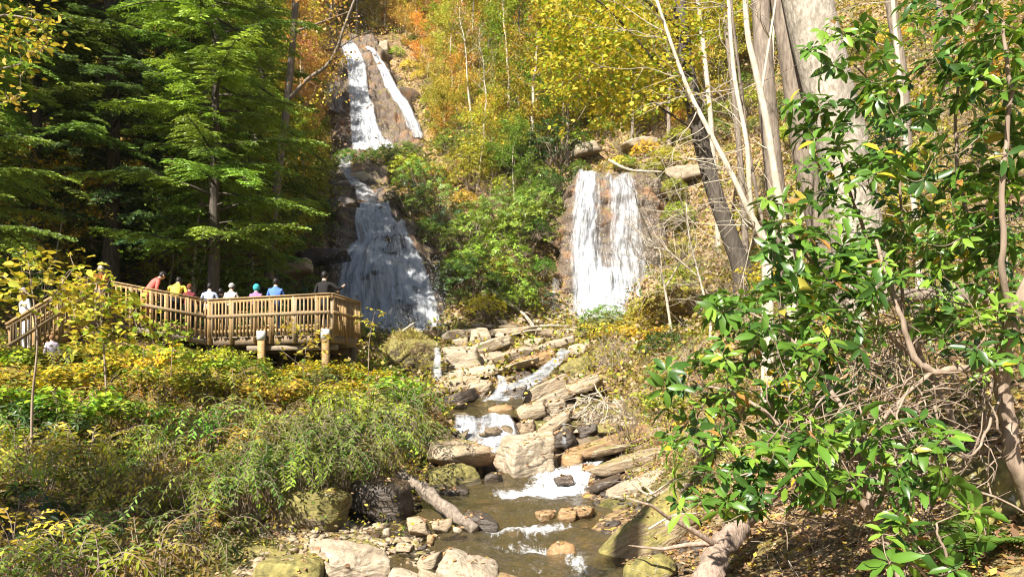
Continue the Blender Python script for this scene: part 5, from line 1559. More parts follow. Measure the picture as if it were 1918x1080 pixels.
for (px, Y, wide) in ((490, 19.62, 1), (610, 18.82, 1), (661, 21.2, 0), (183, 19.9, 1), (300, 20.6, 0), (398, 20.9, 0), (528, 22.8, 0), (440, 23.6, 0), (600, 22.6, 0), (352, 23.5, 0)):
    x = (px - CX) / F * Y
    zg = ground_z(x, Y)[0] - .4
    zt = ZF + .10 if wide else ZF - .27
    sp_ = beam("support_post", [x, Y, zg], [x, Y, zt], .165, .165, mat=M_WOOD if wide else M_WOOD_DARK)
    if wide:
        cb = link("post_bracket", beam_mesh(.24, .20, .20), sp_)
        cb.data.materials[0] = M_ZINC
        cb.location = ((zt - zg) / 2 - .10, 0, 0)
a, b = (490 - CX) / F * 19.9, (661 - CX) / F * 21.2
beam("beam", [a - .4, 19.95, ZF - .33], [(610 - CX) / F * 19.25 + .3, 19.3, ZF - .33], .09, .13, mat=M_WOOD_DARK)
beam("beam", [-9, 22.8, ZF - .33], [-4.8, 22.8, ZF - .33], .09, .20, mat=M_WOOD_DARK)

# ------------------------------------------------------------------ people on the deck
def cloth(name, c): return plain(name, c, .85, 30, .35, .15)
M_SKIN = plain("skin", (.50, .30, .21), .55, 40, .12, .35)
M_HAIR_D = plain("dark_hair", (.015, .012, .010), .5, 60, .5)
M_SHOE = plain("shoe", (.05, .045, .04), .6)
def person(px, Y, zf, H, label, shirt, trousers, lean=0.0, yaw=0.0, arms="rail", hair=M_HAIR_D, hat=None, hood=None, wide=1.0):
    x = (px - CX) / F * Y
    s = H / 1.75
    r = thing("person", label, "person", (x, Y, zf))
    r.rotation_euler = (0, 0, yaw)
    def L(p):                                             # lean the upper body forward about the hips
        p = np.array(p, float)
        if p[2] > .95:
            q = p - [0, 0, .95]
            c, sn = math.cos(lean), math.sin(lean)
            p = np.array([q[0], q[1] * c + q[2] * sn, q[2] * c - q[1] * sn + .95])
        p[0] *= wide if .9 < p[2] < 1.5 else 1
        return p * s
    V, E, Rr, bone = [], [], [], []
    def v(p, rx, ry=None, par=None, b="shirt", leaned=True):
        V.append(L(p)); Rr.append((rx * s, (ry or rx) * s)); bone.append(b)
        if par is not None: E.append((par, len(V) - 1))
        return len(V) - 1
    pel = v((0, 0, .95), .155, .11, None, "trousers")
    ab = v((0, .0, 1.12), .15, .105, pel)
    ch = v((0, 0, 1.33), .17, .115, ab)
    nk0 = v((0, -.01, 1.47), .085, .075, ch)
    nk = v((0, .01, 1.535), .052, .055, nk0, "skin")
    hd = v((0, .025, 1.61), .075, .088, nk, "skin")
    v((0, .02, 1.70), .072, .088, hd, "skin")
    for sx in (-1, 1):
        sh = v((sx * .17, 0, 1.42), .062, .06, ch)
        if arms == "rail":
            el = v((sx * .25, .10, 1.18), .048, .046, sh); wr = v((sx * .20, .33, 1.08), .034, .03, el, "skin"); ha = v((sx * .17, .40, 1.07), .034, .02, wr, "skin"); tipd = np.array([-sx * .3, .9, -.25])
        elif arms == "out" and sx == 1:
            el = v((.38, .06, 1.26), .05, .048, sh); wr = v((.42, .25, 1.40), .034, .03, el, "skin"); ha = v((.43, .30, 1.45), .034, .02, wr, "skin"); tipd = np.array([.1, .5, .8])
        else:
            el = v((sx * .23, -.02, 1.15), .048, .046, sh); wr = v((sx * .24, .05, .92 + .03), .034, .03, el, "skin"); ha = v((sx * .235, .08, .951), .034, .02, wr, "skin"); tipd = np.array([0, .25, -1])
        hip = v((sx * .095, 0, .88), .098, .1, pel, "trousers")
        kn = v((sx * .10, .02, .5), .062, .066, hip, "trousers")
        an = v((sx * .105, -.02, .09), .042, .046, kn, "trousers")
        he = v((sx * .108, .0, .04), .045, .04, an, "shoe")
        v((sx * .12, .16, .035), .042, .032, he, "shoe")
    me = bpy.data.meshes.new("body")
    me.from_pydata([tuple(a) for a in V], E, [])
    o = bpy.data.objects.new("body", me)
    COL.objects.link(o)
    md = o.modifiers.new("skin", 'SKIN')
    md.use_smooth_shade = True
    for k, sv in enumerate(me.skin_vertices[0].data):
        sv.radius = Rr[k]; sv.use_root = (k == 0)
    ss = o.modifiers.new("sub", 'SUBSURF'); ss.levels = ss.render_levels = 1
    dg = bpy.context.evaluated_depsgraph_get()
    m2 = bpy.data.meshes.new_from_object(o.evaluated_get(dg))
    bpy.data.objects.remove(o)
    m2.materials.clear()
    mats = {"shirt": shirt, "trousers": trousers, "skin": M_SKIN, "shoe": M_SHOE}
    keys = list(mats)
    for k in keys: m2.materials.append(mats[k])
    n = len(m2.polygons)
    c = np.empty(n * 3, np.float32); m2.polygons.foreach_get("center", c); c = c.reshape(-1, 3)
    A = np.array(V)
    ea = np.array(E)
    p0, p1 = A[ea[:, 0]], A[ea[:, 1]]
    dv = p1 - p0
    t = np.clip(((c[:, None] - p0[None]) * dv[None]).sum(2) / (dv * dv).sum(1)[None], 0, 1)
    dist = np.linalg.norm(c[:, None] - (p0[None] + dv[None] * t[..., None]), axis=2)
    e = dist.argmin(1)
    mi = []
    for i in range(n):
        a, b = ea[e[i]]
        tt = t[i, e[i]]
        mi.append(keys.index(bone[b] if tt > (.5 if bone[b] != "skin" or bone[a] == "skin" else .55) else bone[a]))
    m2.polygons.foreach_set("material_index", np.array(mi, np.int32))
    body = link("body", m2, r)
    # hair, hat or hood cap over the head
    D, Fc = ico(4)
    hc = L((0, .015, 1.66)); 
    def cap(nm, mat, sx, sy, sz, zmin, dy=0):
        P = D * np.array([sx, sy, sz]) * s
        keep = np.all((D[Fc][:, :, 2] > zmin + .55 * D[Fc][:, :, 1]), axis=1)
        P = P * (1 + .03 * fbm(D * 6, 3, 3))[:, None]
        return link(nm, mesh_np(nm, P + hc + np.array([0, dy * s, 0]), [Fc[keep]], [mat], smooth=True), r)
    if hood: cap("hood", hood, .115, .125, .135, -.9)
    elif hair: cap("hair", hair, .092, .112, .118, -.45)
    if hat:
        cap("cap", hat, .098, .118, .118, .02)
        a = np.linspace(-1, 1, 9)
        pk = np.stack([np.sin(a) * .085, .10 + np.cos(a) * .10, np.full(9, .03)], 1) * s
        bk = np.stack([np.sin(a) * .09, .06 + np.cos(a) * .05, np.full(9, .045)], 1) * s
        Vv = np.concatenate([pk, bk, pk - [0, 0, .008 * s], bk - [0, 0, .008 * s]]) + hc
        Q = [[i, i + 1, 9 + i + 1, 9 + i] for i in range(8)] + [[18 + i, 27 + i, 27 + i + 1, 18 + i + 1] for i in range(8)] + [[i, 18 + i, 18 + i + 1, i + 1] for i in range(8)]
        link("peak", mesh_np("peak", Vv, [np.array(Q)], [hat]), r)
    # ears and fingers
    T = Tubes()
    for sx in (-1, 1):
        e0 = L((sx * .078, .015, 1.635)); T.add(np.array([e0 - [0, 0, .03 * s], e0, e0 + [0, 0, .03 * s]]), np.array([.008, .016, .011]) * s, 6)
    link("ears", T.mesh("ears", M_SKIN), r)
    return r
def front_y(px):
    c = on_seg(B_, C_, px); return c[1] + .42
def ramp(px):
    c = on_seg(A_, B_, px); return c[1] + .45, c[2] - 1.07
DENIM, KHAKI, BLACKT = cloth("denim", (.06, .08, .13)), cloth("khaki", (.34, .27, .18)), cloth("black_trousers", (.025, .025, .028))
person(606, front_y(600) + .15, ZF, 1.72, "person in a black jacket, one arm out, at the right end of the deck", cloth("black_jacket", (.02, .018, .018)), BLACKT, .08, -.2, "out", wide=1.1)
person(632, 19.9, ZF, 1.22, "small child in an ochre top right of the person in the black jacket", cloth("ochre", (.42, .24, .08)), DENIM, .1, 0, hair=cloth("brown_hair", (.10, .06, .03)))
person(515, front_y(515), ZF, 1.60, "person in a bright blue shirt with dark hair leaning on the deck rail", cloth("blue_shirt", (.10, .20, .55)), DENIM, .16, .1)
person(478, front_y(478), ZF, 1.46, "child in a purple jacket with a teal hood at the rail", cloth("purple_jacket", (.30, .16, .30)), BLACKT, .16, 0, hood=cloth("teal", (.05, .32, .34)))
person(430, front_y(430), ZF, 1.55, "person in a pale tan patterned shirt and grey cap at the rail", cloth("tan_shirt", (.52, .46, .38)), KHAKI, .2, -.1, hat=cloth("grey_cap", (.32, .31, .30)))
person(412, front_y(412) + .5, ZF, 1.46, "dark haired person half hidden between the tan and light blue shirts", cloth("dark_green", (.05, .06, .05)), BLACKT, .1)
person(391, front_y(394), ZF, 1.58, "person in a light grey blue shirt with dark hair beside the dark trunk", cloth("light_blue", (.42, .48, .60)), KHAKI, .15, .1, wide=1.1)
y_, z_ = ramp(353); person(353, y_, z_, 1.45, "child in a dark maroon top between the yellow and light blue shirts", cloth("maroon", (.16, .03, .04)), BLACKT, .12, hair=cloth("auburn", (.16, .06, .03)))
y_, z_ = ramp(326); person(326, y_ - .1, z_, 1.72, "person in a yellow shirt bent over the rail, head down", cloth("yellow_shirt", (.70, .52, .08)), BLACKT, .6, .1, wide=1.2)
y_, z_ = ramp(268); person(272, y_ - .05, z_, 1.75, "person in coral red clothes stooping at the rail near the ramp", cloth("coral", (.66, .15, .12)), cloth("coral_trousers", (.68, .20, .14)), .7, -.9, wide=1.25)
c = on_seg(F_, A_, 185); person(186, c[1] + .5, c[2] - 1.07, 1.5, "person in an orange top half hidden by the yellow green sapling", cloth("orange_top", (.62, .20, .05)), KHAKI, .1, hat=cloth("pale_cap", (.6, .55, .45)))
c = on_seg(E_, F_, 48); person(48, c[1] + .6, c[2] - 1.0, 1.66, "person in white and grey clothes with a grey cap coming down the stairs", cloth("white_grey", (.58, .58, .58)), cloth("white_trousers", (.66, .68, .74)), .05, 2.6, "down", hat=cloth("cap_grey", (.33, .32, .31)))
zg = ground_z((95 - CX) / F * 15.5, 15.5)[0]
person(97, 15.5, zg, .98, "child in a lilac white top below the stairs behind the bushes", cloth("lilac_top", (.70, .62, .74)), cloth("coral_shorts", (.6, .2, .15)), .1, .5, "down", hair=cloth("light_brown_hair", (.22, .12, .06)))
HAZE = .00012
# ------------------------------------------------------------------ rhododendrons in the right foreground
LEAFG = [((.045, .11, .016), "dark"), ((.09, .19, .024), "mid"), ((.18, .31, .035), "light")]
LEAF_ME = []
for k in range(14):
    g = np.random.default_rng(700 + k)
    V = np.zeros((1, 3))
    LEAF_ME.append(leaf_mesh("leaf", [(V, np.array([[1., 0, 0]]), np.array([[0, 0, 1.]]), 1.0, g.uniform(.28, .46), 8, np.ones((1, 3)), g.uniform(.0, .42), g.uniform(.02, .3))], M_GLOSS))
def big_rhodo(label, stems, regions, seed, leafL=.115, per=8, gap=.085, n_single=300, bark=M_TWIG, dead=None):
    g = np.random.default_rng(seed)
    base = W(*stems[0][0][0])
    r = thing("rhododendron", label, "shrub", base)
    sk = []
    for i, (pp, r0, r1) in enumerate(stems):
        P = smooth_poly([W(*p) for p in pp], 6 * len(pp)) - base
        P += .012 * np.stack([fbm(np.stack([np.arange(len(P)) * .5, np.full(len(P), i * 3.3), np.full(len(P), j)], 1), seed, 2) for j in range(3)], 1)
        T = Tubes(); T.add(P, np.linspace(r0, r1, len(P)), 9 if r0 > .02 else 6, .12, seed + i)
        link("stem", T.mesh("stem", bark), r)
        sk.append(P[len(P) // 3:])
    tg = np.array(sum([region(g, *q, gap=gap) for q in regions], [])) - base
    T = Tubes()
    dirs = attach(T, np.concatenate(sk), tg, g, .0028, .3, .12)
    link("twigs", T.mesh("twigs", bark), r)["kind"] = "stuff"
    leaves = []
    for t, d in zip(tg, dirs):
        k = per + g.integers(-2, 3)
        ax = unit(d * .7 + np.array([0, -.15, .55]) + g.normal(0, .25, 3))
        e1 = unit(np.cross(ax, [.3, .2, .9])); e2 = np.cross(ax, e1)
        tone = g.choice(3, p=[.32, .38, .30])
        for j in range(k):
            th = j * 2.4 + g.normal(0, .2)
            el = g.uniform(-.35, .35) + .25 * (j / k)
            dd = unit(e1 * math.cos(th) + e2 * math.sin(th) + ax * el - np.array([0, 0, .12]))
            col = np.array(LEAFG[tone][0]) * g.uniform(.75, 1.3)
            if g.uniform() < .03: col = np.array([[.50, .36, .03], [.36, .19, .05], [.36, .32, .05]][g.integers(3)])
            leaves.append((t + ax * g.uniform(-.03, .02) + dd * .012, dd, unit(ax + g.normal(0, .22, 3)), leafL * g.choice([.55, .8, 1, 1.15, 1.4]) * g.uniform(.85, 1.15), col))
    # the leaves that show largest are single pieces
    depth = np.array([l[0][1] + base[1] for l in leaves])
    px, py = proj(np.array([l[0] for l in leaves]) + base)
    score = np.array([l[3] for l in leaves]) / depth * ((px > -10) & (px < 1928) & (py > -10) & (py < 1090))
    order = np.argsort(-score)
    single = set(order[:n_single].tolist())
    rest = []
    for i, (p, d, u, L, c) in enumerate(leaves):
        if i in single:
            o = link("leaf", LEAF_ME[i % 14], r, color=tuple(c))
            s = unit(np.cross(u, d)); u2 = np.cross(d, s)
            m = Matrix((d, s, u2)).transposed().to_4x4() @ Matrix.Scale(L, 4)
            m.translation = Vector(p)
            o.matrix_local = m
        else: rest.append((p, d, u, L, c))
    if rest:
        P, D, U, L, C = (np.array(x) for x in zip(*rest))
        o = link("foliage", leaf_mesh("foliage", [(P, D, U, L, L * .37, 8, C, .20, .16)], M_GLOSS), r)
        o["kind"] = "stuff"
    if dead:
        T = Tubes()
        for k in range(dead[0]):
            p = W(g.uniform(dead[1], dead[2]), g.uniform(dead[3], dead[4]), g.uniform(dead[5], dead[6])) - base
            branchy(T, p, np.array([g.normal(0, .5), g.normal(0, .4), g.normal(.2, .6)]), g.uniform(.2, .7), g.uniform(.004, .011), 7, .02, .28, g, 4)
        link("dead_twigs", T.mesh("dead_twigs", M_TWIG), r)["kind"] = "stuff"
    return r
big_rhodo("big rhododendron with a thick forked trunk at the right edge",
    [([(1965, 1120, 5.2), (1938, 970, 5.25), (1898, 860, 5.15), (1890, 790, 5.2), (1878, 715, 5.2), (1889, 640, 5.1), (1908, 570, 5.0), (1950, 470, 5.0)], .062, .04),
     ([(1884, 715, 5.2), (1855, 692, 5.15), (1800, 690, 5.1), (1748, 694, 5.1), (1712, 668, 5.1), (1692, 605, 5.1), (1672, 540, 5.2), (1640, 450, 5.3)], .034, .012),
     ([(1748, 694, 5.1), (1690, 745, 5.0), (1650, 790, 4.9), (1600, 840, 4.8)], .016, .008),
     ([(1895, 640, 5.1), (1862, 560, 5.2), (1830, 470, 5.3), (1800, 360, 5.4), (1790, 230, 5.5), (1800, 80, 5.6)], .022, .009),
     ([(1900, 600, 5.0), (1880, 500, 4.9), (1880, 350, 4.8), (1890, 180, 4.8), (1880, 40, 4.8)], .025, .010),
     ([(1884, 720, 5.2), (1850, 800, 5.0), (1820, 850, 4.9), (1760, 830, 4.8)], .012, .006)],
    [(54, 1700, 1940, -20, 150, 4.6, 5.6), (80, 1620, 1940, 140, 330, 4.7, 5.8), (60, 1720, 1940, 320, 480, 4.8, 5.6), (50, 1640, 1900, 440, 640, 5.0, 5.6), (14, 1780, 1930, 560, 680, 4.6, 5.0)], 801, dead=(150, 1560, 1880, 640, 1000, 4.9, 5.8))
big_rhodo("upright rhododendron whose leaves cover the foot of the massive pale trunk",
    [([(1790, 800, 6.6), (1740, 700, 6.6), (1690, 590, 6.5), (1640, 480, 6.4), (1600, 380, 6.3), (1570, 280, 6.2)], .03, .010),
     ([(1740, 700, 6.6), (1660, 620, 6.4), (1580, 540, 6.2), (1500, 470, 6.1), (1460, 420, 6.0)], .02, .008),
     ([(1690, 590, 6.5), (1690, 450, 6.5), (1680, 300, 6.4), (1650, 180, 6.3), (1590, 110, 6.2)], .016, .007)],
    [(17, 1515, 1690, 40, 150, 5.9, 6.3), (34, 1470, 1680, 180, 330, 5.8, 6.6), (66, 1425, 1720, 310, 480, 5.6, 6.6), (46, 1440, 1640, 460, 560, 5.6, 6.3)], 802, leafL=.13, dead=(90, 1560, 1800, 480, 720, 6.2, 7))
big_rhodo("low spreading rhododendron reaching left over the bank above the stream",
    [([(1700, 1110, 4.7), (1640, 980, 4.8), (1560, 880, 4.9), (1470, 800, 5.0), (1380, 740, 5.1), (1300, 720, 5.2)], .028, .008),
     ([(1640, 980, 4.8), (1600, 820, 4.9), (1540, 700, 5.1), (1460, 620, 5.2), (1390, 580, 5.3)], .022, .008),
     ([(1560, 880, 4.9), (1450, 870, 4.9), (1350, 880, 5.0)], .014, .006),
     ([(1640, 980, 4.8), (1660, 900, 4.6), (1700, 830, 4.4)], .012, .006)],
    [(96, 1310, 1640, 540, 680, 4.8, 5.8), (78, 1240, 1560, 660, 830, 4.7, 5.6), (28, 1255, 1440, 830, 960, 4.7, 5.3), (56, 1490, 1780, 780, 930, 4.1, 4.9), (22, 1400, 1560, 820, 940, 4.4, 4.9)], 803, leafL=.112, dead=(240, 1420, 1760, 720, 1000, 4.6, 5.6))
big_rhodo("rhododendron farther back up the bank, between the forked trunk and the massive pale trunk",
    [([(1850, 760, 8.2), (1800, 640, 8.2), (1740, 520, 8.2), (1700, 420, 8.2)], .025, .01), ([(1850, 760, 8.2), (1720, 700, 8), (1600, 640, 7.8), (1520, 600, 7.6)], .02, .008), ([(1850, 760, 8.2), (1880, 600, 8.2), (1890, 440, 8.3)], .02, .008)],
    [(70, 1560, 1930, 400, 600, 7.2, 9), (60, 1480, 1900, 560, 740, 7, 8.6), (30, 1500, 1760, 720, 840, 6.6, 7.6)], 805, leafL=.13, n_single=60, dead=(120, 1500, 1900, 520, 800, 7, 8.6))
big_rhodo("small rhododendron low in the shade at the bottom right corner",
    [([(1780, 1120, 4.2), (1770, 1040, 4.2), (1750, 980, 4.2)], .012, .006), ([(1780, 1120, 4.2), (1690, 1040, 4.2), (1640, 1010, 4.2)], .01, .005)],
    [(14, 1630, 1840, 940, 1070, 4.0, 4.5)], 804, leafL=.12)
for (px, py, Y, s) in ((1800, 1060, 4.6, .9), (1740, 1090, 4.4, .8), (1890, 1070, 4.6, .9), (1850, 990, 5.4, 1.0), (1690, 1060, 5.0, .7)):
    x = (px - CX) / F * Y
    place(FERN[RNG.integers(2)], "fern", "dark green fern in the shade at the bottom right", "fern", "ferns at the bottom right", (x, Y, ground_z(x, Y)[0]), s, color=jit(GREEN))

# ------------------------------------------------------------------ left bank bushes
def keep_l(x, y, z, px, py):
    if y < 9 and px > 400: return False
    edge = 810 - max(0, (py - 840)) * 1.9
    if py > 1000 and px > 420: return False
    if y > 19.8 and px < 700: return False
    return px < min(edge, 800) and px > -60
LIMX, LIMY = [-60, 60, 150, 300, 440, 470, 540, 580, 650, 700, 740, 800], [650, 640, 640, 645, 650, 692, 692, 655, 652, 668, 690, 765]
for (x, y, z, px, py) in scatter(2600, (-14, -.8), (6.8, 27), .62, 90, keep_l):
    u = RNG.uniform()
    if y > 19.8: s = 1.0
    topz = py < 830 or u > .74
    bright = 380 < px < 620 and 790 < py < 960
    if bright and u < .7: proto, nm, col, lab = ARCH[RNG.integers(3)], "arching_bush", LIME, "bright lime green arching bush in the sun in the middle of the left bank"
    elif topz and u < .72:
        col = [(.60, .50, .06), OLIVE, YGREEN, (.52, .45, .05), LIME][RNG.integers(5)]
        cn = "yellow" if col not in NAMEC else NAMEC[col]
        proto, nm, lab = VIB[RNG.integers(3)], "broadleaf_bush", f"{cn} broad leaved bush on the left bank below the deck"
    elif topz: proto, nm, col, lab = ARCH[RNG.integers(3)], "arching_bush", OLIVE, "olive arching bush on the left bank below the deck"
    elif u < .42: proto, nm, col, lab = ARCH[RNG.integers(3)], "arching_bush", (LEAFY, YGREEN, LIME, YELLOW)[RNG.integers(4)], "arching narrow leaved bush low on the left bank"
    elif u < .54: proto, nm, col, lab = RHN[RNG.integers(2)], "rhododendron", DKGREEN, "small dark rhododendron low on the left bank"
    elif u < .64: proto, nm, col, lab = FERN[RNG.integers(2)], "fern", GREEN, "green fern low on the left bank"
    elif u < .80: proto, nm, col, lab = DRYT[RNG.integers(2)], "dry_bush", OLIVE, "tangle of dry pale twigs low on the left bank"
    else: proto, nm, col, lab = VIB[RNG.integers(3)], "broadleaf_bush", YGREEN, "yellow green broad leaved bush low on the left bank"
    s = RNG.uniform(.7, 1.1) * (.62 if nm == "dry_bush" else 1)
    s = min(s, ((HY - np.interp(px, LIMX, LIMY)) / F * y - z) / (1.0 if nm != "dry_bush" else 1.3))
    if s < .3: continue
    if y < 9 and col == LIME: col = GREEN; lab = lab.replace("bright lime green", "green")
    place(proto, nm, lab, "shrub", lab + " (several alike)", (x, y, z - .05), s, color=jit(col), tilt=(RNG.normal(0, .1), RNG.normal(0, .1)))
# bushes hanging over the hollow of the bank
for (px, py, Y, s, k) in ((560, 905, 10.4, .8, 0), (620, 890, 10.8, .85, 1), (690, 850, 11.6, .9, 2), (740, 830, 12.6, .9, 0), (500, 930, 9.9, .8, 1), (450, 960, 9.5, .8, 2), (380, 985, 9.2, .8, 0), (770, 790, 14, .9, 1), (600, 850, 11.4, .9, 2), (660, 820, 12.2, .9, 0), (500, 905, 10.3, .8, 1), (570, 930, 10.1, .7, 0), (640, 905, 10.6, .75, 2), (700, 885, 11.1, .8, 1), (735, 870, 11.6, .7, 0), (540, 880, 10.6, .9, 2), (600, 915, 10.3, .6, 1)):
    p = W(px, py, Y)
    place(ARCH[k], "arching_bush", "leafy bush hanging over the dark hollow of the left bank", "shrub", "bushes hanging over the hollow of the left bank", p, s, color=jit(GREEN if k else LIME))

# ------------------------------------------------------------------ what nobody could count: fallen leaves, twigs, ground cover
def litter(name, label, n, pick, L, cols, seed, hover=.0, flat=.35, mat=None, kind=4, wd=.65):
    g = np.random.default_rng(seed)
    x, y = pick(g, n)
    z = ground_z(x, y)
    P = np.stack([x, y, z + .006 + np.abs(g.normal(0, 1, len(x))) * hover], 1)
    m = len(x)
    d = g.normal(0, 1, (m, 3)) * [1, 1, .25 + flat * .5]
    up_ = g.normal(0, flat, (m, 3)) + [0, 0, 1]
    Ls = L * g.uniform(.55, 1.3, m) * np.clip(y / 14, .8, 2.6)
    C = np.array(cols)[g.integers(0, len(cols), m)] * g.uniform(.6, 1.25, (m, 1))
    o = link(name, leaf_mesh(name, [(P, d, up_, Ls, Ls * wd, kind, C, .1, .14)], mat or M_LITTER))
    return tag(o, label, kind="stuff")
def fan(px0, px1, Y0, Y1, power=1.0):
    def f(g, n):
        y = Y0 + (Y1 - Y0) * g.uniform(0, 1, n) ** power
        return (g.uniform(px0, px1, n) - CX) / F * y, y
    return f
def not_stream(f):
    return not_bar(_not_stream(f))
def not_bar(f):
    def h(g, n):
        x, y = f(g, n)
        px, py = proj(np.stack([x, y, ground_z(x, y)], 1))
        k = ~((px > 430) & (px < 880) & (py > 940)) | (g.uniform(0, 1, len(x)) < .12)
        return x[k], y[k]
    return h
def _not_stream(f):
    def h(g, n):
        x, y = f(g, n)
        px, py = proj(np.stack([x, y, ground_z(x, y)], 1))
        k = ~((px > 850) & (px < 1170) & (py > 760))
        return x[k], y[k]
    return h
def off_rock(f):
    def h(g, n):
        x, y = f(g, n)
        px, py = proj(np.stack([x, y, ground_z(x, y) + 1.2], 1))
        k = ~((px > 600) & (px < 820) & (py > 60) & (py < 300) & (y < 82)) & ~((px > 1020) & (px < 1250) & (py > 310) & (y < 50))
        return x[k], y[k]
    return h
BROWN = [(.34, .22, .12), (.26, .15, .08), (.42, .30, .18), (.46, .35, .22), (.20, .11, .06), (.40, .22, .09), (.48, .34, .06)]
litter("leaf_litter", "brown fallen leaves on the near right bank", 26000, not_stream(fan(1120, 2000, 5, 20, 1.2)), .085, BROWN, 31, .012)
litter("leaf_litter", "brown fallen leaves on the near left bank", 14000, not_stream(fan(-60, 860, 7.5, 20)), .08, BROWN, 32, .012)
litter("leaf_litter", "fallen leaves on the slopes farther up", 40000, not_stream(fan(-60, 2000, 20, 80)), .10, BROWN, 33, .03)
litter("ground_cover", "sprouting leaves of low growth on the slopes by the falls", 110000, not_stream(fan(560, 2000, 16, 78, 1.1)), .10, [(.44, .38, .06), YGREEN, OLIVE, GREEN, (.36, .26, .14), (.30, .21, .11), OLIVE, (.42, .32, .2), (.5, .4, .25)], 34, .30, .7, M_LEAF)
litter("underbrush", "airy brush of small leaves on the far slopes around the falls", 90000, off_rock(fan(500, 2000, 54, 110, .9)), .105, [YELLOW, GOLD, ORANGE, YGREEN, OLIVE, RUSSET, LIME, (.40, .30, .18)], 134, 1.1, .8, M_LEAF)
litter("ground_cover", "low growth under the wood behind the deck", 36000, fan(-60, 600, 22, 60), .10, [OLIVE, GREEN, (.30, .22, .11), YGREEN, OLIVE], 35, .32, .7, M_LEAF)
litter("ground_cover", "low yellow green growth on the right bank", 26000, not_stream(fan(1140, 2000, 9, 26)), .06, [YGREEN, OLIVE, (.40, .30, .16), (.3, .2, .1), LIME], 36, .12, .7, M_LEAF)
litter("ground_cover", "low green growth among the bushes of the left bank", 30000, not_stream(fan(-60, 800, 8.5, 20)), .075, [OLIVE, GREEN, YGREEN, YELLOW, (.28, .2, .11)], 37, .22, .7, M_LEAF)
def twig_stuff(name, label, n, pick, L, seed, mat, lift=.25):
    g = np.random.default_rng(seed)
    x, y = pick(g, n)
    z = ground_z(x, y)
    T = Tubes()
    for a, b, c in zip(x, y, z):
        s = np.clip(b / 14, .7, 2.5)
        d = np.array([g.normal(0, 1), g.normal(0, 1), g.normal(.1, .4)])
        branchy(T, [a, b, c + g.uniform(0, lift) * s], d, L * s * g.uniform(.4, 1.4), .004 * s * g.uniform(.6, 2), 5, 0, .2, g, 3)
    return tag(link(name, T.mesh(name, mat)), label, kind="stuff")
twig_stuff("fallen_twigs", "dry pale twigs scattered on the right bank", 1500, not_stream(fan(1150, 1960, 5.5, 40)), .55, 41, M_DRIFT)
twig_stuff("fallen_twigs", "dry twigs and roots among the bushes of the left bank", 900, not_stream(fan(-40, 780, 8.5, 20)), .6, 42, M_TWIG)
twig_stuff("fallen_twigs", "dry twigs under the wood behind the deck", 700, fan(-40, 600, 22, 45), .7, 43, M_DRIFT)
# fallen leaves lying on the boulders
g = np.random.default_rng(58)
bpy.context.view_layer.update()
Ps = []
for o in RK:
    if o.location.y > 30: continue
    n = len(o.data.polygons)
    c = np.empty(n * 3, np.float32); nn = np.empty(n * 3, np.float32)
    o.data.polygons.foreach_get("center", c); o.data.polygons.foreach_get("normal", nn)
    M = np.array(o.matrix_world)
    c = c.reshape(-1, 3) @ M[:3, :3].T + M[:3, 3]; nn = nn.reshape(-1, 3) @ M[:3, :3].T
    k = np.where((nn[:, 2] > .62) & (fbm(c * 1.8, 91, 3) > -.05))[0]
    if len(k):
        j = g.choice(k, min(len(k), int(22 * o.dimensions.x * 1.5) + 5))
        Ps.append(np.concatenate([c[j] + nn[j] * .006, nn[j]], 1))
Ps = np.concatenate(Ps)
n = len(Ps)
Ls = g.uniform(.035, .085, n) * np.clip(Ps[:, 1] / 12, .8, 1.8)
tag(link("fallen_leaves", leaf_mesh("fallen_leaves", [(Ps[:, :3], g.normal(0, 1, (n, 3)) * [1, 1, .15], Ps[:, 3:] + g.normal(0, .25, (n, 3)), Ls, Ls * .7, 6, np.array(BROWN + [(.55, .27, .16), (.58, .40, .22)])[g.integers(0, 9, n)], .1, .14)], M_LITTER)),
    "brown and pinkish fallen leaves lying on the boulders", kind="stuff")
# spray: droplets thrown off the falls
def spray(label, spots, seed):
    g = np.random.default_rng(seed)
    P = []
    for (px, py, Y, rx, rz, n) in spots:
        c = W(px, py, Y)
        P.append(c + g.normal(0, 1, (n, 3)) * [rx, .45, rz] + [0, -.5, 0])
    P = np.concatenate(P); n = len(P)
    S = (.005 + .022 * g.uniform(0, 1, n) ** 3) * np.clip(P[:, 1] / 40, .3, 1.2)
    D = np.array([[1, 0, -.6], [-.5, .87, -.6], [-.5, -.87, -.6], [0, 0, 1.2]])
    V = P[:, None] + D[None] * S[:, None, None]
    Fa = (np.arange(n)[:, None, None] * 4 + np.array([[0, 1, 3], [1, 2, 3], [2, 0, 3], [0, 2, 1]])[None]).reshape(-1, 3)
    tag(link("spray", mesh_np("spray", V.reshape(-1, 3), [Fa], [M_DROP])), label, kind="stuff")
M_DROP = plain("droplet", (.8, .82, .84), .2, 20, .05)
spray("fine spray at the foot and edges of the right fall", [(1130, 585, 41.3, 1.9, .8, 9000), (1075, 480, 43, .35, 2.6, 1800), (1215, 480, 43, .4, 2.6, 2200), (1140, 450, 43, 1.2, 2.2, 2500)], 71)
spray("fine spray along the lower left fall", [(735, 612, 38.2, 2.0, .5, 5000), (820, 560, 40, .4, 1.4, 1500), (640, 540, 40, .4, 1.4, 1500), (720, 500, 41, 1.2, 1.6, 2500)], 72)
spray("fine spray at the foot of the upper left fall", [(705, 275, 62, 1.6, .7, 2500), (675, 180, 68, .9, 3.0, 2500)], 73)
spray("splashes over the rapids of the stream", [(1075, 888, 13.8, .45, .03, 260), (1000, 918, 12.8, .4, .02, 120), (900, 828, 16.6, .5, .06, 350), (950, 742, 21.3, .4, .04, 120)], 74)
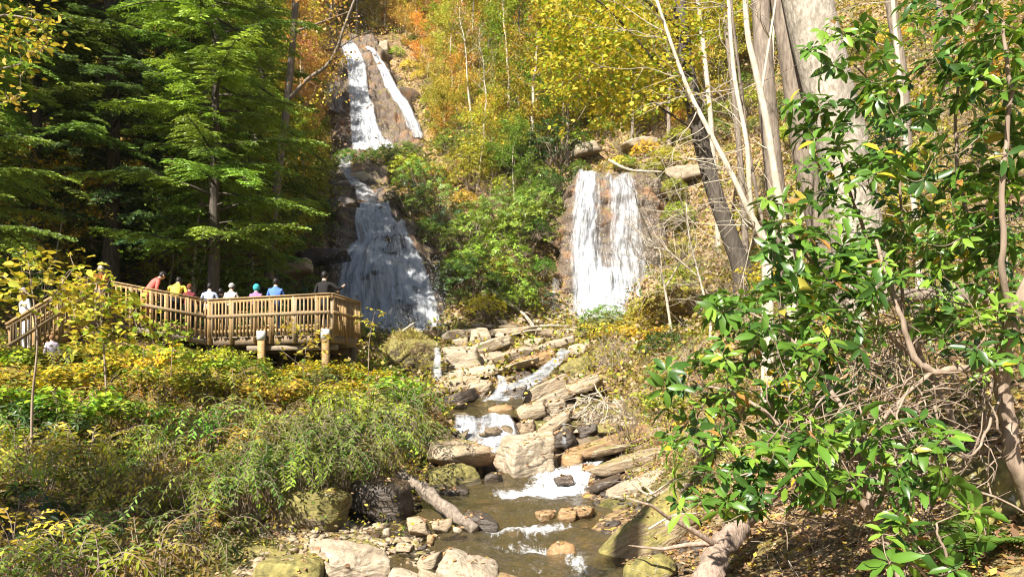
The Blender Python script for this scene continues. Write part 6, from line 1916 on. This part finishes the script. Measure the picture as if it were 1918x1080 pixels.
# grass on the mossy boulder
g = np.random.default_rng(61)
n = 2600
c = W(766, 624, 24.8)
P = np.stack([c[0] + g.normal(0, .42, n), c[1] + g.normal(0, .4, n) - .1, c[2] - .05 - .5 * g.uniform(0, 1, n) ** 2], 1)
P[:, 2] = c[2] + .02 - 1.1 * ((P[:, 0] - c[0]) ** 2 + (P[:, 1] - c[1]) ** 2) * .8
Ls = g.uniform(.12, .32, n)
tag(link("grass_tuft", leaf_mesh("grass_tuft", [(P, g.normal(0, .5, (n, 3)) + (P - c) * [1.2, 1.2, 0] + [0, 0, .35], g.normal(0, .6, (n, 3)) + [0, 0, 1], Ls, .016, 4, np.array([(.46, .38, .12), (.30, .30, .06), (.5, .42, .2)])[g.integers(0, 3, n)], .6, .1)], M_LITTER)),
    "straw coloured grass growing on the mossy boulder", kind="stuff")

# ------------------------------------------------------------------ labels: single out look-alikes by the landmark they stand by
LM = [("the upper left fall", 690, 190), ("the middle chute", 665, 340), ("the lower left fall", 735, 520), ("the right fall", 1140, 450), ("the lip of the right fall", 1130, 320), ("the lip of the upper fall", 665, 85),
      ("the dark leaning tree", 1340, 350), ("the thickest pale sapling", 1440, 250), ("the massive pale trunk", 1570, 260), ("the top right corner", 1900, 10), ("the top edge's middle", 960, 5), ("the bleached leaning trunk", 965, 580),
      ("the rock heap", 960, 640), ("the mossy boulder", 766, 655), ("the white slide", 1000, 710), ("the heap of dead sticks", 1125, 772), ("the feathery bush", 1130, 600), ("the big forked rhododendron trunk", 1890, 700),
      ("the deck's right corner", 645, 600), ("the deck's middle post", 490, 655), ("the stair rail", 90, 560), ("the slim dark hemlock trunk", 395, 430), ("the big shaded hemlock", 235, 350), ("the top left corner", 20, 20),
      ("the rotten log", 820, 935), ("the hollow of the left bank", 640, 930), ("the bottom left corner", 20, 1060), ("the lime green bushes", 500, 830), ("the small cascade", 900, 805), ("the flat ledge slab", 860, 845), ("the leaning mossy slab", 1180, 1000), ("the fallen pinkish log", 1360, 1020)]
ORD = ["", "second ", "third ", "fourth ", "fifth ", "sixth ", "seventh ", "eighth ", "ninth ", "tenth ", "eleventh ", "twelfth "]
def head_of(head):
    for cut in (" on the slope", " on the high slope", " high on the slope", " above the lip", " in the shade", " on the right bank", " on the left bank", " low on", " between the two", " beside ", " clinging", " bulging", " behind the deck", " in the shaded wood", " in the sun", " hanging over", " in the sunlit heap", " in the stepped bed", " of the wood"):
        if cut in head: head = head[:head.index(cut)]
    return head
groups = {}
for o in sc.objects:
    if o.parent is None and o.get("group") and o.get("category"):
        groups.setdefault(head_of(o["label"]), []).append(o)
for head, obs in groups.items():
    by = {}
    for o in obs:
        p = np.array(o.location)
        if p[1] < 2: continue
        h = .5 * (4 if o["category"] == "tree" else 1) * o.scale[0]
        px, py = proj(p + [0, 0, h])
        ds = [math.hypot(px - a, py - b) for _, a, b in LM]
        i = int(np.argmin(ds))
        dx, dy = px - LM[i][1], py - LM[i][2]
        w_ = ("right of" if dx > 0 else "left of") if abs(dx) > abs(dy) else ("below" if dy > 0 else "above")
        if "corner" in LM[i][0] or "edge" in LM[i][0]: w_ = "by"
        by.setdefault((w_, i), []).append((ds[i], o))
    for (w_, i), L in by.items():
        L.sort(key=lambda t: t[0])
        for k, (_, o) in enumerate(L):
            n_ = ORD[k] if k < len(ORD) else f"{k + 1}th "
            o["label"] = f"{head}, {n_}nearest {w_} {LM[i][0]}" if len(L) > 1 else f"{head} {w_} {LM[i][0]}"
            o["group"] = o["group"].replace(" (several alike)", "")

# ------------------------------------------------------------------ thin autumn haze in the gorge
bm = bmesh.new()
bmesh.ops.create_cube(bm, size=1)
me = bpy.data.meshes.new("haze"); bm.to_mesh(me); bm.free()
hz = link("haze", me)
lo, hi = np.array([-95, -30, -12.]), np.array([95, 140, 125.])
hz.location = (lo + hi) / 2; hz.scale = hi - lo
m, nt_, out = new_mat("haze")
pv = nt_.nodes.new("ShaderNodeVolumePrincipled")
pv.inputs["Color"].default_value = (.95, .95, .93, 1)
pv.inputs["Density"].default_value = HAZE
nt_.links.new(pv.outputs[0], out.inputs["Volume"])
me.materials.append(m)
tag(hz, "thin sunlit haze in the air of the gorge", kind="stuff")
for o in sc.objects:
    if o.get("label") and len(o["label"].split()) > 16: print("LONG", o["label"])
